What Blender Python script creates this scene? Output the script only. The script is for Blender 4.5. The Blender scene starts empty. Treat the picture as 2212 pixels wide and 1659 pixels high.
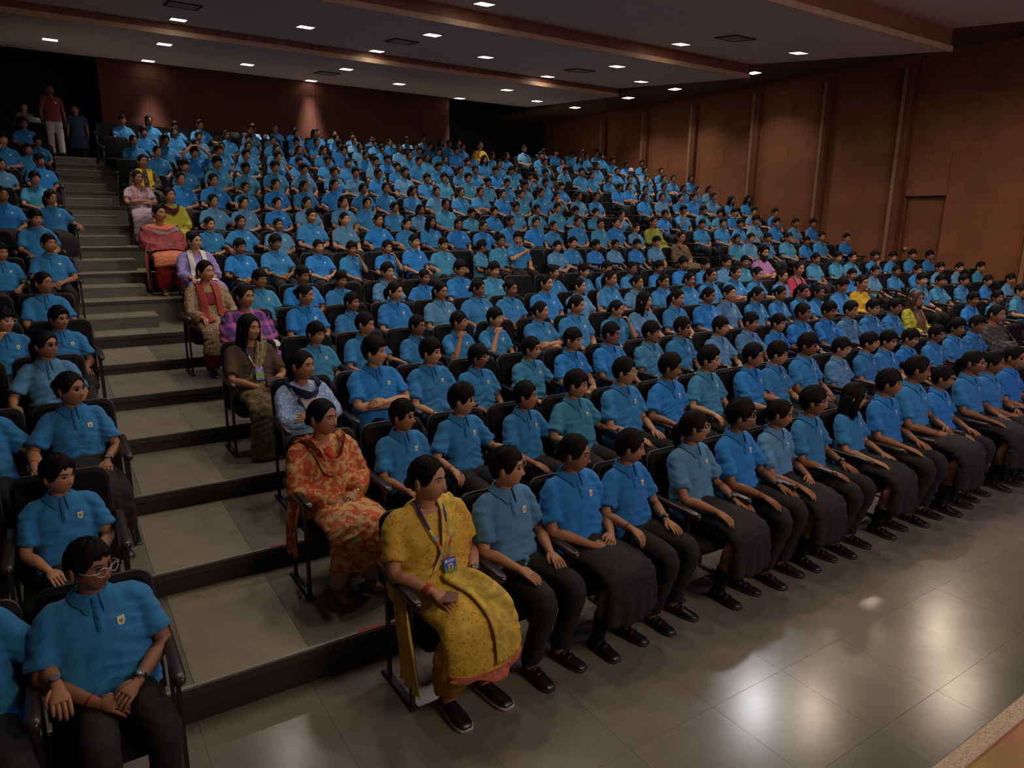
import bpy, math, random
import numpy as np
from mathutils import Matrix, Vector
from mathutils.bvhtree import BVHTree

random.seed(7)
S = bpy.context.scene
C = S.collection
FPX, PW, PH = 1502.2232, 2212.0, 1659.0
PITCH, ROLL, YAW = 0.229723662, 0.0104747961, 0.580150997
CAM = np.array([0.0, 0.0, 2.5])

# ---------------------------------------------------------------- camera, world, exposure
_F = np.array([math.sin(YAW) * math.cos(PITCH), math.cos(YAW) * math.cos(PITCH), -math.sin(PITCH)])
_R = np.array([math.cos(YAW), -math.sin(YAW), 0.0])
_U = np.cross(_R, _F)
R2 = math.cos(ROLL) * _R + math.sin(ROLL) * _U
U2 = -math.sin(ROLL) * _R + math.cos(ROLL) * _U
cd = bpy.data.cameras.new('camera')
cam = bpy.data.objects.new('camera', cd)
C.objects.link(cam)
cd.sensor_fit = 'HORIZONTAL'
cd.sensor_width = 36.0
cd.lens = FPX / PW * 36.0
cd.clip_start = 0.02
cam.matrix_world = Matrix(((R2[0], U2[0], -_F[0], CAM[0]), (R2[1], U2[1], -_F[1], CAM[1]), (R2[2], U2[2], -_F[2], CAM[2]), (0, 0, 0, 1)))
S.camera = cam
S.view_settings.view_transform = 'Standard'
S.view_settings.look = 'None'
S.view_settings.exposure = 0.0
S.view_settings.gamma = 1.0
S.view_settings.use_curve_mapping = False
S.cycles.use_denoising = True
S.cycles.max_bounces = 5
S.cycles.diffuse_bounces = 3
S.cycles.glossy_bounces = 3
S.cycles.sample_clamp_indirect = 4.0
w = bpy.data.worlds.new('world')
S.world = w
w.use_nodes = True
w.node_tree.nodes['Background'].inputs[0].default_value = (1.0, 0.84, 0.74, 1)
w.node_tree.nodes['Background'].inputs[1].default_value = 0.06

def ray(u, v):
    return R2 * ((u - PW / 2) / FPX) - U2 * ((v - PH / 2) / FPX) + _F

def at_y(u, v, y):
    d = ray(u, v)
    return CAM + d * (y / d[1])

def area_lamp(name, loc, size, energy, color, target=None, shape='SQUARE', spread=math.pi):
    ld = bpy.data.lights.new(name, 'AREA')
    ld.shape = shape
    ld.size = size
    ld.energy = energy
    ld.color = color
    ld.spread = spread
    o = bpy.data.objects.new(name, ld)
    o.location = loc
    d = Vector((0, 0, -1)) if target is None else (Vector(target) - Vector(loc))
    o.rotation_euler = d.to_track_quat('-Z', 'Y').to_euler()
    C.objects.link(o)
    return o

LAMP_W = 23.0            # watts of one ceiling panel
STAGE_W = 55.0
WARM = (1.0, 0.80, 0.60)
# stage lamps above the apron: they mirror in the polished floor
STAGE = [((9.15, 6.32, 5.5), (0.95, 0.97, 1.0), 1.1, 0.34), ((9.84, 5.68, 5.5), WARM, 0.7, 0.22), ((13.88, 7.29, 5.5), WARM, 0.9, 0.42),
         ((14.14, 5.77, 5.5), WARM, 0.9, 0.30), ((12.23, 4.72, 5.5), WARM, 0.5, 0.16), ((12.45, 4.50, 5.5), WARM, 0.5, 0.16)]
area_lamp('stage_wash', (10.5, -3.5, 4.5), 1.5, 125.0, (0.50, 0.42, 1.0), (9, 4, 0.5))
area_lamp('added_front_fill', (5.0, -3.2, 5.6), 2.5, 190.0, (1.0, 0.78, 0.55), (4, 8, 0.8))  # added soft front light to brighten the faces, stands for no fitting

# ---------------------------------------------------------------- materials
M = {}

def nt(name):
    m = bpy.data.materials.new(name)
    m.use_nodes = True
    t = m.node_tree
    return m, t, t.nodes['Principled BSDF']

def mat(name, col, rough=0.7, metal=0.0, noise=0.0, scale=20.0, bump=0.0, bscale=200.0, spec=None, rnd=0.0, sheen=0.0, coat=0.0, mix=None, mixscale=6.0):
    m, t, b = nt(name)
    N, L = t.nodes, t.links
    b.inputs['Roughness'].default_value = rough
    b.inputs['Metallic'].default_value = metal
    if spec is not None:
        b.inputs['Specular IOR Level'].default_value = spec
    b.inputs['Sheen Weight'].default_value = sheen
    b.inputs['Coat Weight'].default_value = coat
    b.inputs['Base Color'].default_value = (*col, 1)
    src = None
    if noise or rnd or mix:
        rgb = N.new('ShaderNodeRGB')
        rgb.outputs[0].default_value = (*col, 1)
        src = rgb.outputs[0]
        tc = N.new('ShaderNodeTexCoord')
        if mix:
            nz = N.new('ShaderNodeTexNoise')
            nz.inputs['Scale'].default_value = mixscale
            nz.inputs['Detail'].default_value = 4
            L.new(tc.outputs['Object'], nz.inputs['Vector'])
            rp = N.new('ShaderNodeValToRGB')
            rp.color_ramp.elements[0].position = 0.42
            rp.color_ramp.elements[1].position = 0.60
            L.new(nz.outputs['Fac'], rp.inputs[0])
            mx = N.new('ShaderNodeMix')
            mx.data_type = 'RGBA'
            L.new(rp.outputs[0], mx.inputs[0])
            L.new(src, mx.inputs[6])
            mx.inputs[7].default_value = (*mix, 1)
            src = mx.outputs[2]
        if noise:
            nz = N.new('ShaderNodeTexNoise')
            nz.inputs['Scale'].default_value = scale
            nz.inputs['Detail'].default_value = 5
            L.new(tc.outputs['Object'], nz.inputs['Vector'])
            mr = N.new('ShaderNodeMapRange')
            mr.inputs[1].default_value = 0.25
            mr.inputs[2].default_value = 0.75
            mr.inputs[3].default_value = 1 - noise
            mr.inputs[4].default_value = 1 + noise
            L.new(nz.outputs['Fac'], mr.inputs[0])
            sc = N.new('ShaderNodeVectorMath')
            sc.operation = 'SCALE'
            L.new(src, sc.inputs[0])
            L.new(mr.outputs[0], sc.inputs['Scale'])
            src = sc.outputs[0]
        if rnd:
            oi = N.new('ShaderNodeObjectInfo')
            mr = N.new('ShaderNodeMapRange')
            mr.inputs[3].default_value = 1 - rnd
            mr.inputs[4].default_value = 1 + rnd
            L.new(oi.outputs['Random'], mr.inputs[0])
            sc = N.new('ShaderNodeVectorMath')
            sc.operation = 'SCALE'
            L.new(src, sc.inputs[0])
            L.new(mr.outputs[0], sc.inputs['Scale'])
            src = sc.outputs[0]
        L.new(src, b.inputs['Base Color'])
    if bump:
        tc = N.new('ShaderNodeTexCoord')
        nz = N.new('ShaderNodeTexNoise')
        nz.inputs['Scale'].default_value = bscale
        nz.inputs['Detail'].default_value = 3
        L.new(tc.outputs['Object'], nz.inputs['Vector'])
        bp = N.new('ShaderNodeBump')
        bp.inputs['Strength'].default_value = bump
        bp.inputs['Distance'].default_value = 0.004
        L.new(nz.outputs['Fac'], bp.inputs['Height'])
        L.new(bp.outputs[0], b.inputs['Normal'])
    M[name] = m
    return m

def emit(name, col, s):
    m, t, b = nt(name)
    b.inputs['Base Color'].default_value = (*col, 1)
    b.inputs['Emission Color'].default_value = (*col, 1)
    b.inputs['Emission Strength'].default_value = s
    M[name] = m

def skin_material(name='skin', fixed=None):
    m, t, b = nt(name)
    N, L = t.nodes, t.links
    oi = N.new('ShaderNodeObjectInfo')
    rp = N.new('ShaderNodeValToRGB')
    e = rp.color_ramp.elements
    e[0].color = (0.25, 0.108, 0.050, 1)
    e[1].color = (0.55, 0.280, 0.145, 1)
    x = e.new(0.5)
    x.color = (0.40, 0.185, 0.090, 1)
    L.new(oi.outputs['Random'], rp.inputs[0])
    at = N.new('ShaderNodeAttribute')
    at.attribute_name = 'tint'
    mx = N.new('ShaderNodeMix')
    mx.data_type = 'RGBA'
    mx.blend_type = 'MULTIPLY'
    mx.inputs[0].default_value = 1
    if fixed:
        mx.inputs[6].default_value = (*fixed, 1)
    else:
        L.new(rp.outputs[0], mx.inputs[6])
    L.new(at.outputs['Color'], mx.inputs[7])
    L.new(mx.outputs[2], b.inputs['Base Color'])
    b.inputs['Roughness'].default_value = 0.5
    b.inputs['Specular IOR Level'].default_value = 0.35
    b.inputs['Subsurface Weight'].default_value = 0.0
    M[name] = m

def spots(name, base, dots, scale=30.0, thr=0.35, rough=0.75, kind='vor', second=None):
    """cloth with a printed motif: voronoi spots or a noise batik"""
    m, t, b = nt(name)
    N, L = t.nodes, t.links
    tc = N.new('ShaderNodeTexCoord')
    if kind == 'vor':
        v = N.new('ShaderNodeTexVoronoi')
        v.inputs['Scale'].default_value = scale
        L.new(tc.outputs['Object'], v.inputs['Vector'])
        fac = v.outputs['Distance']
    elif kind == 'wave':
        v = N.new('ShaderNodeTexWave')
        v.inputs['Scale'].default_value = scale
        v.inputs['Distortion'].default_value = 9.0
        v.inputs['Detail'].default_value = 3.0
        L.new(tc.outputs['Object'], v.inputs['Vector'])
        fac = v.outputs['Fac']
    else:
        v = N.new('ShaderNodeTexNoise')
        v.inputs['Scale'].default_value = scale
        v.inputs['Detail'].default_value = 4
        v.inputs['Distortion'].default_value = 1.2
        L.new(tc.outputs['Object'], v.inputs['Vector'])
        fac = v.outputs['Fac']
    rp = N.new('ShaderNodeValToRGB')
    e = rp.color_ramp.elements
    e[0].position = thr
    e[0].color = (*dots, 1)
    e[1].position = thr + 0.05
    e[1].color = (*base, 1)
    if second:
        x = e.new(min(0.98, thr + 0.16))
        x.color = (*second, 1)
    L.new(fac, rp.inputs[0])
    L.new(rp.outputs[0], b.inputs['Base Color'])
    b.inputs['Roughness'].default_value = rough
    nz = N.new('ShaderNodeTexNoise')
    nz.inputs['Scale'].default_value = 260
    L.new(tc.outputs['Object'], nz.inputs['Vector'])
    bp = N.new('ShaderNodeBump')
    bp.inputs['Strength'].default_value = 0.25
    bp.inputs['Distance'].default_value = 0.003
    L.new(nz.outputs['Fac'], bp.inputs['Height'])
    L.new(bp.outputs[0], b.inputs['Normal'])
    M[name] = m

def plaid(name, cols, scale):
    m, t, b = nt(name)
    N, L = t.nodes, t.links
    tc = N.new('ShaderNodeTexCoord')
    sx = N.new('ShaderNodeSeparateXYZ')
    L.new(tc.outputs['Object'], sx.inputs[0])
    prev = None
    for ax, s in ((0, scale), (2, scale * 0.9)):
        mu = N.new('ShaderNodeMath'); mu.operation = 'MULTIPLY'; mu.inputs[1].default_value = s
        L.new(sx.outputs[ax], mu.inputs[0])
        fr = N.new('ShaderNodeMath'); fr.operation = 'FRACT'
        L.new(mu.outputs[0], fr.inputs[0])
        rp = N.new('ShaderNodeValToRGB')
        rp.color_ramp.interpolation = 'CONSTANT'
        e = rp.color_ramp.elements
        e[0].color = (*cols[0], 1)
        e[1].position = 0.45; e[1].color = (*cols[1], 1)
        q = e.new(0.75); q.color = (*cols[2], 1)
        L.new(fr.outputs[0], rp.inputs[0])
        if prev is None:
            prev = rp.outputs[0]
        else:
            mx = N.new('ShaderNodeMix'); mx.data_type = 'RGBA'; mx.inputs[0].default_value = 0.5
            L.new(prev, mx.inputs[6]); L.new(rp.outputs[0], mx.inputs[7])
            prev = mx.outputs[2]
    L.new(prev, b.inputs['Base Color'])
    b.inputs['Roughness'].default_value = 0.8
    M[name] = m

skin_material()
skin_material('skin_fair', (0.47, 0.225, 0.125))
skin_material('skin_tan', (0.38, 0.175, 0.090))
# setting
mat('floor_stone', (0.190, 0.166, 0.136), 0.20, noise=0.12, scale=5.0, bump=0.04, bscale=45, rnd=0.07, spec=0.5)
mat('floor_joint', (0.15, 0.13, 0.105), 0.35)
mat('slab_warm', (0.245, 0.208, 0.152), 0.38, noise=0.14, scale=7.0, bump=0.12, bscale=60, rnd=0.08)
mat('slab_green', (0.150, 0.138, 0.105), 0.42, noise=0.18, scale=7.0, bump=0.12, bscale=60, rnd=0.08)
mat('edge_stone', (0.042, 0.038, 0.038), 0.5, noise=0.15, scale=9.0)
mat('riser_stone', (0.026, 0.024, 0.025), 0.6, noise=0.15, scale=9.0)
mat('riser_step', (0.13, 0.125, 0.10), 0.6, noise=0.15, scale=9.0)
mat('nosing', (0.27, 0.245, 0.20), 0.5, noise=0.1)
mat('platform_stone', (0.10, 0.098, 0.085), 0.55, noise=0.15, scale=6.0)
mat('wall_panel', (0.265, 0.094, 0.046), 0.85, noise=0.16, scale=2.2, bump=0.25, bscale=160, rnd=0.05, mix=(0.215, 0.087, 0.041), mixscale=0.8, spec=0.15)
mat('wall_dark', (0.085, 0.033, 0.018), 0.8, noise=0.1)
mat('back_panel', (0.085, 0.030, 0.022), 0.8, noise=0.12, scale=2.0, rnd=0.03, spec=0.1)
mat('pilaster_wood', (0.150, 0.058, 0.028), 0.85, noise=0.15, scale=3.0, spec=0.08)
mat('pilaster_lit_edge', (0.30, 0.15, 0.08), 0.6, noise=0.15, scale=3.0, spec=0.2)  # paler pilaster tone: lamplight on the edge, put into the colour
mat('ceiling_board', (0.72, 0.58, 0.58), 0.85, noise=0.06, scale=3.0)
mat('fascia_wood', (0.34, 0.125, 0.06), 0.42, noise=0.2, scale=3.0)
mat('lip_wood', (0.72, 0.44, 0.25), 0.5, noise=0.12, scale=5.0)
mat('soffit', (0.15, 0.065, 0.040), 0.8, noise=0.1)
mat('vent_dark', (0.035, 0.03, 0.032), 0.7)
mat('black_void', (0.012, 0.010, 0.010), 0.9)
emit('lamp_glow', (1.0, 0.93, 0.80), 9.0)
mat('lamp_rim', (0.6, 0.58, 0.55), 0.5)
mat('stage_top', (0.40, 0.16, 0.08), 0.55, noise=0.25, scale=4.0, mix=(0.38, 0.25, 0.07), mixscale=2.5)
mat('stage_edge', (0.55, 0.42, 0.28), 0.35, noise=0.5, scale=180.0)
mat('stage_front', (0.10, 0.05, 0.03), 0.7)
# chairs
mat('chair_fabric', (0.0075, 0.007, 0.0075), 0.9, noise=0.25, scale=60, bump=0.2, bscale=300, spec=0.2)
mat('chair_piping', (0.035, 0.032, 0.033), 0.45)
mat('chair_arm', (0.022, 0.016, 0.014), 0.30, bump=0.06, bscale=300, spec=0.6)
mat('chair_metal', (0.018, 0.016, 0.016), 0.4, spec=0.5)
# clothes
for k, c in (('B', (0.008, 0.185, 0.53)), ('M', (0.018, 0.195, 0.45)), ('F', (0.075, 0.235, 0.42)), ('T', (0.034, 0.235, 0.41))):
    mat('polo_' + k, c, 0.85, bump=0.25, bscale=420, rnd=0.10, sheen=0.15)
    mat('collar_' + k, tuple(x * 0.92 for x in c), 0.85, bump=0.2, bscale=420, rnd=0.08)
mat('trouser', (0.0085, 0.008, 0.0085), 0.85, noise=0.2, scale=12, bump=0.2, bscale=300)
mat('sock', (0.010, 0.010, 0.011), 0.9)
mat('shoe_black', (0.012, 0.011, 0.011), 0.35, spec=0.5)
mat('shoe_sole', (0.03, 0.027, 0.025), 0.7)
mat('sole_white', (0.45, 0.40, 0.38), 0.7)
mat('hair', (0.0050, 0.0043, 0.0042), 0.60, bump=0.30, bscale=420, spec=0.12)
mat('hair_brown', (0.05, 0.022, 0.012), 0.45, bump=0.5, bscale=120)
mat('beard', (0.008, 0.006, 0.006), 0.8, bump=0.6, bscale=150)
mat('eye_white', (0.34, 0.29, 0.26), 0.3)
mat('eye_iris', (0.010, 0.006, 0.005), 0.2)
mat('brow', (0.010, 0.007, 0.006), 0.8)
mat('crest_cream', (0.80, 0.74, 0.58), 0.7)
mat('crest_green', (0.30, 0.36, 0.10), 0.7)
mat('glass_frame', (0.05, 0.03, 0.025), 0.3)
mat('glass_frame_light', (0.62, 0.56, 0.50), 0.3)
mat('watch_black', (0.012, 0.012, 0.013), 0.3)
mat('watch_face', (0.18, 0.18, 0.19), 0.15)
mat('thread_red', (0.42, 0.03, 0.02), 0.7)
mat('bangle_gold', (0.75, 0.45, 0.15), 0.3, metal=0.8)
mat('white_cloth', (0.62, 0.57, 0.53), 0.85, bump=0.2, bscale=250)
mat('paper', (0.70, 0.66, 0.60), 0.8)
mat('phone', (0.02, 0.015, 0.015), 0.45)
mat('phone_back', (0.22, 0.10, 0.09), 0.3)
mat('lanyard_navy', (0.03, 0.02, 0.12), 0.6)
mat('card_blue', (0.06, 0.13, 0.62), 0.4)
mat('card_green', (0.12, 0.32, 0.05), 0.4)
mat('card_white', (0.72, 0.70, 0.72), 0.4)
mat('band_red', (0.60, 0.07, 0.04), 0.6)
mat('band_orange', (0.75, 0.30, 0.04), 0.6)
mat('band_yellow', (0.70, 0.58, 0.08), 0.6)
mat('band_sky', (0.18, 0.42, 0.62), 0.6)
mat('leather_tan', (0.16, 0.07, 0.04), 0.6)
mat('legging_beige', (0.46, 0.33, 0.24), 0.8)
spots('saree_yellow', (0.60, 0.34, 0.030), (0.40, 0.20, 0.03), 52, 0.22, second=(0.64, 0.40, 0.04))
spots('pallu_gold', (0.66, 0.43, 0.035), (0.50, 0.34, 0.05), 16, 0.46, kind='noise', second=(0.72, 0.50, 0.09))
mat('salwar_gold', (0.44, 0.22, 0.03), 0.8, noise=0.15)
mat('yellow_hem', (0.50, 0.12, 0.08), 0.8, noise=0.3, scale=30)
spots('orange_batik', (0.50, 0.080, 0.016), (0.58, 0.34, 0.13), 19, 0.47, kind='noise', second=(0.48, 0.085, 0.018))
mat('orange_yoke', (0.50, 0.05, 0.015), 0.8)
spots('kurta_blue', (0.24, 0.38, 0.62), (0.62, 0.66, 0.72), 42, 0.30)
mat('kurta_lace', (0.55, 0.47, 0.44), 0.85, bump=0.7, bscale=120)
mat('navy_scarf', (0.022, 0.022, 0.085), 0.8, noise=0.4, scale=40)
spots('saree_brown', (0.105, 0.070, 0.030), (0.21, 0.155, 0.055), 30, 0.48, kind='noise')
mat('brown_blouse', (0.060, 0.034, 0.018), 0.8, noise=0.25, scale=60)
mat('brown_border', (0.19, 0.125, 0.075), 0.7, noise=0.2, scale=40)
plaid('plaid_purple', ((0.10, 0.03, 0.22), (0.50, 0.10, 0.30), (0.045, 0.03, 0.10)), 9.0)
spots('kurta_tan', (0.33, 0.215, 0.115), (0.115, 0.062, 0.030), 44, 0.30)
mat('scarf_red', (0.30, 0.035, 0.022), 0.8, noise=0.35, scale=50)
mat('maroon_cloth', (0.19, 0.010, 0.014), 0.8, noise=0.15)
spots('kurta_purple', (0.22, 0.155, 0.42), (0.36, 0.28, 0.55), 60, 0.44, kind='noise')
spots('shawl_red', (0.42, 0.085, 0.075), (0.20, 0.014, 0.020), 17, 0.48, kind='wave')
mat('shawl_border', (0.24, 0.20, 0.18), 0.85, noise=0.45, scale=40)
mat('salmon', (0.66, 0.19, 0.10), 0.8)
mat('bright_red', (0.42, 0.012, 0.025), 0.8)
mat('lime_kurta', (0.42, 0.40, 0.025), 0.8, noise=0.15)
mat('maroon_scarf', (0.085, 0.010, 0.014), 0.8)
mat('lavender_kurta', (0.42, 0.29, 0.36), 0.8, noise=0.1)
mat('pink_scarf', (0.42, 0.19, 0.18), 0.8, noise=0.2)
mat('yellow_scarf', (0.72, 0.46, 0.012), 0.8, noise=0.08)
spots('kurta_black_floral', (0.030, 0.026, 0.024), (0.30, 0.22, 0.11), 24, 0.28)
mat('yellow_plain', (0.58, 0.33, 0.016), 0.8, noise=0.12)
mat('olive_kurta', (0.24, 0.27, 0.020), 0.8, noise=0.12)
spots('dark_leaf_print', (0.040, 0.026, 0.016), (0.26, 0.16, 0.07), 14, 0.40, kind='wave')
mat('mauve_shirt', (0.36, 0.17, 0.36), 0.8, noise=0.15, scale=40)
mat('rose_kurta', (0.46, 0.03, 0.09), 0.8)
spots('kurta_yellow_green', (0.56, 0.52, 0.030), (0.32, 0.28, 0.02), 30, 0.44, kind='noise')
mat('brown_scarf', (0.16, 0.075, 0.05), 0.8, noise=0.5, scale=9)
spots('shawl_dark', (0.040, 0.032, 0.030), (0.14, 0.11, 0.10), 30, 0.44, kind='noise')
mat('maroon_shirt', (0.24, 0.04, 0.035), 0.8)
mat('white_trouser', (0.66, 0.56, 0.53), 0.8)
mat('pale_shirt', (0.17, 0.14, 0.14), 0.8)
mat('blue_tunic', (0.03, 0.055, 0.14), 0.8)
mat('cap_grey', (0.42, 0.42, 0.50), 0.8)

# ---------------------------------------------------------------- mesh helpers
class MB:
    def __init__(s):
        s.v, s.f, s.m, s.n = [], [], [], 0
    def add(s, v, f, mi=0):
        v = np.asarray(v, float).reshape(-1, 3)
        s.v.append(v)
        k = s.n
        s.f += [tuple(i + k for i in q) for q in f]
        s.m += [mi] * len(f)
        s.n += len(v)
        return k
    def box(s, x0, x1, y0, y1, z0, z1, mi=0):
        v = [(x, y, z) for z in (z0, z1) for y in (y0, y1) for x in (x0, x1)]
        s.add(v, [(0, 2, 3, 1), (4, 5, 7, 6), (0, 1, 5, 4), (2, 6, 7, 3), (0, 4, 6, 2), (1, 3, 7, 5)], mi)
    def rings(s, R, mi=0, cap=True, loop=True):
        n, k = len(R), len(R[0])
        f = []
        for i in range(n - 1):
            for j in range(k if loop else k - 1):
                a, b = i * k + j, i * k + (j + 1) % k
                f.append((a, b, b + k, a + k))
        if cap and loop:
            f.append(tuple(range(k - 1, -1, -1)))
            f.append(tuple((n - 1) * k + j for j in range(k)))
        s.add(np.asarray(R).reshape(-1, 3), f, mi)
    def tube(s, P, rad, seg=10, up=(0, 0, 1), mi=0, cap=True, sub=1, dome=False, ups=None):
        """tube along P; rad: radius or (ra, rb) per point; ra lies along the side axis, rb along the up axis"""
        P = np.asarray(P, float)
        rad = np.asarray([(r, r) if np.isscalar(r) else r for r in rad], float)
        if sub > 1:
            P, rad = spline(P, sub), spline(rad, sub)
            if ups is not None:
                ups = spline(ups, sub)
        n = len(P)
        T = np.gradient(P, axis=0)
        T /= np.linalg.norm(T, axis=1)[:, None] + 1e-12
        a = np.linspace(0, 2 * math.pi, seg, endpoint=False)
        R = []
        u0 = np.asarray(up, float)
        for i in range(n):
            if ups is not None:
                u0 = ups[i]
            sd = np.cross(T[i], u0)
            if np.linalg.norm(sd) < 1e-4:
                sd = np.cross(T[i], (0.3, 1, 0.2))
            if np.linalg.norm(sd) < 1e-6:
                sd = np.array((1.0, 0, 0))
            sd /= np.linalg.norm(sd)
            u = np.cross(sd, T[i])
            u0 = u
            R.append(P[i] + np.outer(np.cos(a) * rad[i, 0], sd) + np.outer(np.sin(a) * rad[i, 1], u))
        if dome:
            c0, c1 = P[0] - T[0] * rad[0].min() * 0.45, P[-1] + T[-1] * rad[-1].min() * 0.45
            R = [c0 + (R[0] - P[0]) * 0.6] + R + [c1 + (R[-1] - P[-1]) * 0.6]
        s.rings(R, mi, cap)
    def ball(s, c, r, seg=14, rings=9, mi=0, rot=None):
        r = np.asarray(r if not np.isscalar(r) else (r, r, r), float)
        R = []
        for i in range(rings):
            t = math.pi * (i + 0.5) / rings
            a = np.linspace(0, 2 * math.pi, seg, endpoint=False)
            p = np.stack([np.sin(t) * np.cos(a) * r[0], np.sin(t) * np.sin(a) * r[1], np.full(seg, math.cos(t) * r[2])], 1)
            if rot is not None:
                p = p @ np.asarray(rot).T
            R.append(p + c)
        s.rings(R[::-1], mi)
    def data(s):
        return (np.concatenate(s.v), s.f, s.m)
    def mesh(s, name, mats, smooth=True):
        return mk(name, np.concatenate(s.v), s.f, mats, s.m, smooth)

def spline(P, k):
    P = np.asarray(P, float)
    Q = np.vstack([2 * P[0] - P[1], P, 2 * P[-1] - P[-2]])
    out = []
    for i in range(len(P) - 1):
        p0, p1, p2, p3 = Q[i], Q[i + 1], Q[i + 2], Q[i + 3]
        for t in np.arange(k) / k:
            out.append(0.5 * (2 * p1 + (p2 - p0) * t + (2 * p0 - 5 * p1 + 4 * p2 - p3) * t * t + (3 * p1 - p0 - 3 * p2 + p3) * t ** 3))
    out.append(P[-1])
    return np.array(out)

def mk(name, v, f, mats, mi=None, smooth=True):
    me = bpy.data.meshes.new(name)
    me.from_pydata([tuple(x) for x in np.asarray(v)], [], f)
    for m in mats:
        me.materials.append(M[m])
    if mi is not None and len(mats) > 1:
        me.polygons.foreach_set('material_index', np.asarray(mi, np.int32))
    me.polygons.foreach_set('use_smooth', np.full(len(me.polygons), smooth))
    me.update()
    return me

def link(name, me, parent=None, mtx=None):
    o = bpy.data.objects.new(name, me)
    C.objects.link(o)
    if parent is not None:
        o.parent = parent
    if mtx is not None:
        o.matrix_local = mtx
    return o

def thing(o, label, cat, group=None):
    o['label'] = label
    o['category'] = cat
    if group:
        o['group'] = group
    return o

def empty(name, loc=(0, 0, 0), rz=0.0, sc=1.0):
    o = bpy.data.objects.new(name, None)
    o.empty_display_size = 0.1
    C.objects.link(o)
    o.location = loc
    o.rotation_euler = (0, 0, rz)
    o.scale = (sc, sc, sc)
    return o

def struct(name, me):
    o = link(name, me)
    o['kind'] = 'structure'
    return o

def boxmesh(name, b, m, bev=0.0, smooth=False):
    mb = MB()
    x0, x1, y0, y1, z0, z1 = b
    if bev:
        # chamfered slab: bottom ring, shoulder ring, inset top ring
        R = []
        for z, i in ((z0, 0), (z1 - bev, 0), (z1, bev)):
            R.append([(x0 + i, y0 + i, z), (x1 - i, y0 + i, z), (x1 - i, y1 - i, z), (x0 + i, y1 - i, z)])
        mb.rings(R)
    else:
        mb.box(*b)
    return mb.mesh(name, [m], smooth)
# ---------------------------------------------------------------- the setting
ORD = ['zeroth', 'first', 'second', 'third', 'fourth', 'fifth', 'sixth', 'seventh', 'eighth', 'ninth', 'tenth', 'eleventh', 'twelfth', 'thirteenth', 'fourteenth', 'fifteenth', 'sixteenth', 'seventeenth', 'eighteenth', 'nineteenth', 'twentieth', 'twenty-first', 'twenty-second', 'twenty-third', 'twenty-fourth', 'twenty-fifth']
# per tier: front edge y, top z.  tier 6 is the cross aisle without chairs
EDGE = [3.43, 4.451, 5.484, 6.53, 7.585, 8.741, 9.865, 10.965, 12.065, 13.165, 14.265, 15.365, 16.465, 17.565, 18.665, 19.765]
TOP = [.199, .353, .504, .647, .788, .902, 1.057, 1.374, 1.677, 2.018, 2.358, 2.698, 2.982, 3.326, 3.621, 3.85]
ROWY = [3.2, 4.221, 5.254, 6.3, 7.355, 8.511, 9.635, 10.735, 11.835, 12.935, 14.035, 15.135, 16.235, 17.335, 18.435, 19.53, 20.63]
ROWZ = [0.0] + TOP
WALLX, BACKY = 18.0, 23.0

fl = MB()
fl.box(-6, WALLX, -3, 3.6, -0.25, -0.004)
floor = struct('floor', fl.mesh('floor', ['floor_joint'], False))
tile_me = {}
for i in range(-8, 12):
    x0 = 2.665 + 0.578 * i
    for y0, y1 in ((-0.21, .365), (.365, .94), (.94, 1.515), (1.515, 2.09), (2.09, 2.665), (2.665, 3.24), (3.24, 3.43)):
        k = round(y1 - y0, 3)
        if k not in tile_me:
            tile_me[k] = boxmesh('tile', (0, .5765, 0, y1 - y0 - .0015, -.004, 0), 'floor_stone')
        link('tile', tile_me[k], floor, Matrix.Translation((x0, y0, random.uniform(-.0006, 0))))
for i in range(12, 26):
    for y0 in (.94, 1.515, 2.09, 2.665):
        link('tile', tile_me[.575], floor, Matrix.Translation((2.665 + .578 * i, y0, 0)))

slab_me = {}
def slab(parent, x0, x1, y0, y1, z, m):
    k = (round(x1 - x0, 2), round(y1 - y0, 2), m)
    if k not in slab_me:
        slab_me[k] = boxmesh('slab', (0, x1 - x0 - .0015, 0, y1 - y0 - .0015, 0, .006), m, .001)
    link('slab', slab_me[k], parent, Matrix.Translation((x0, y0, z)))

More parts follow.
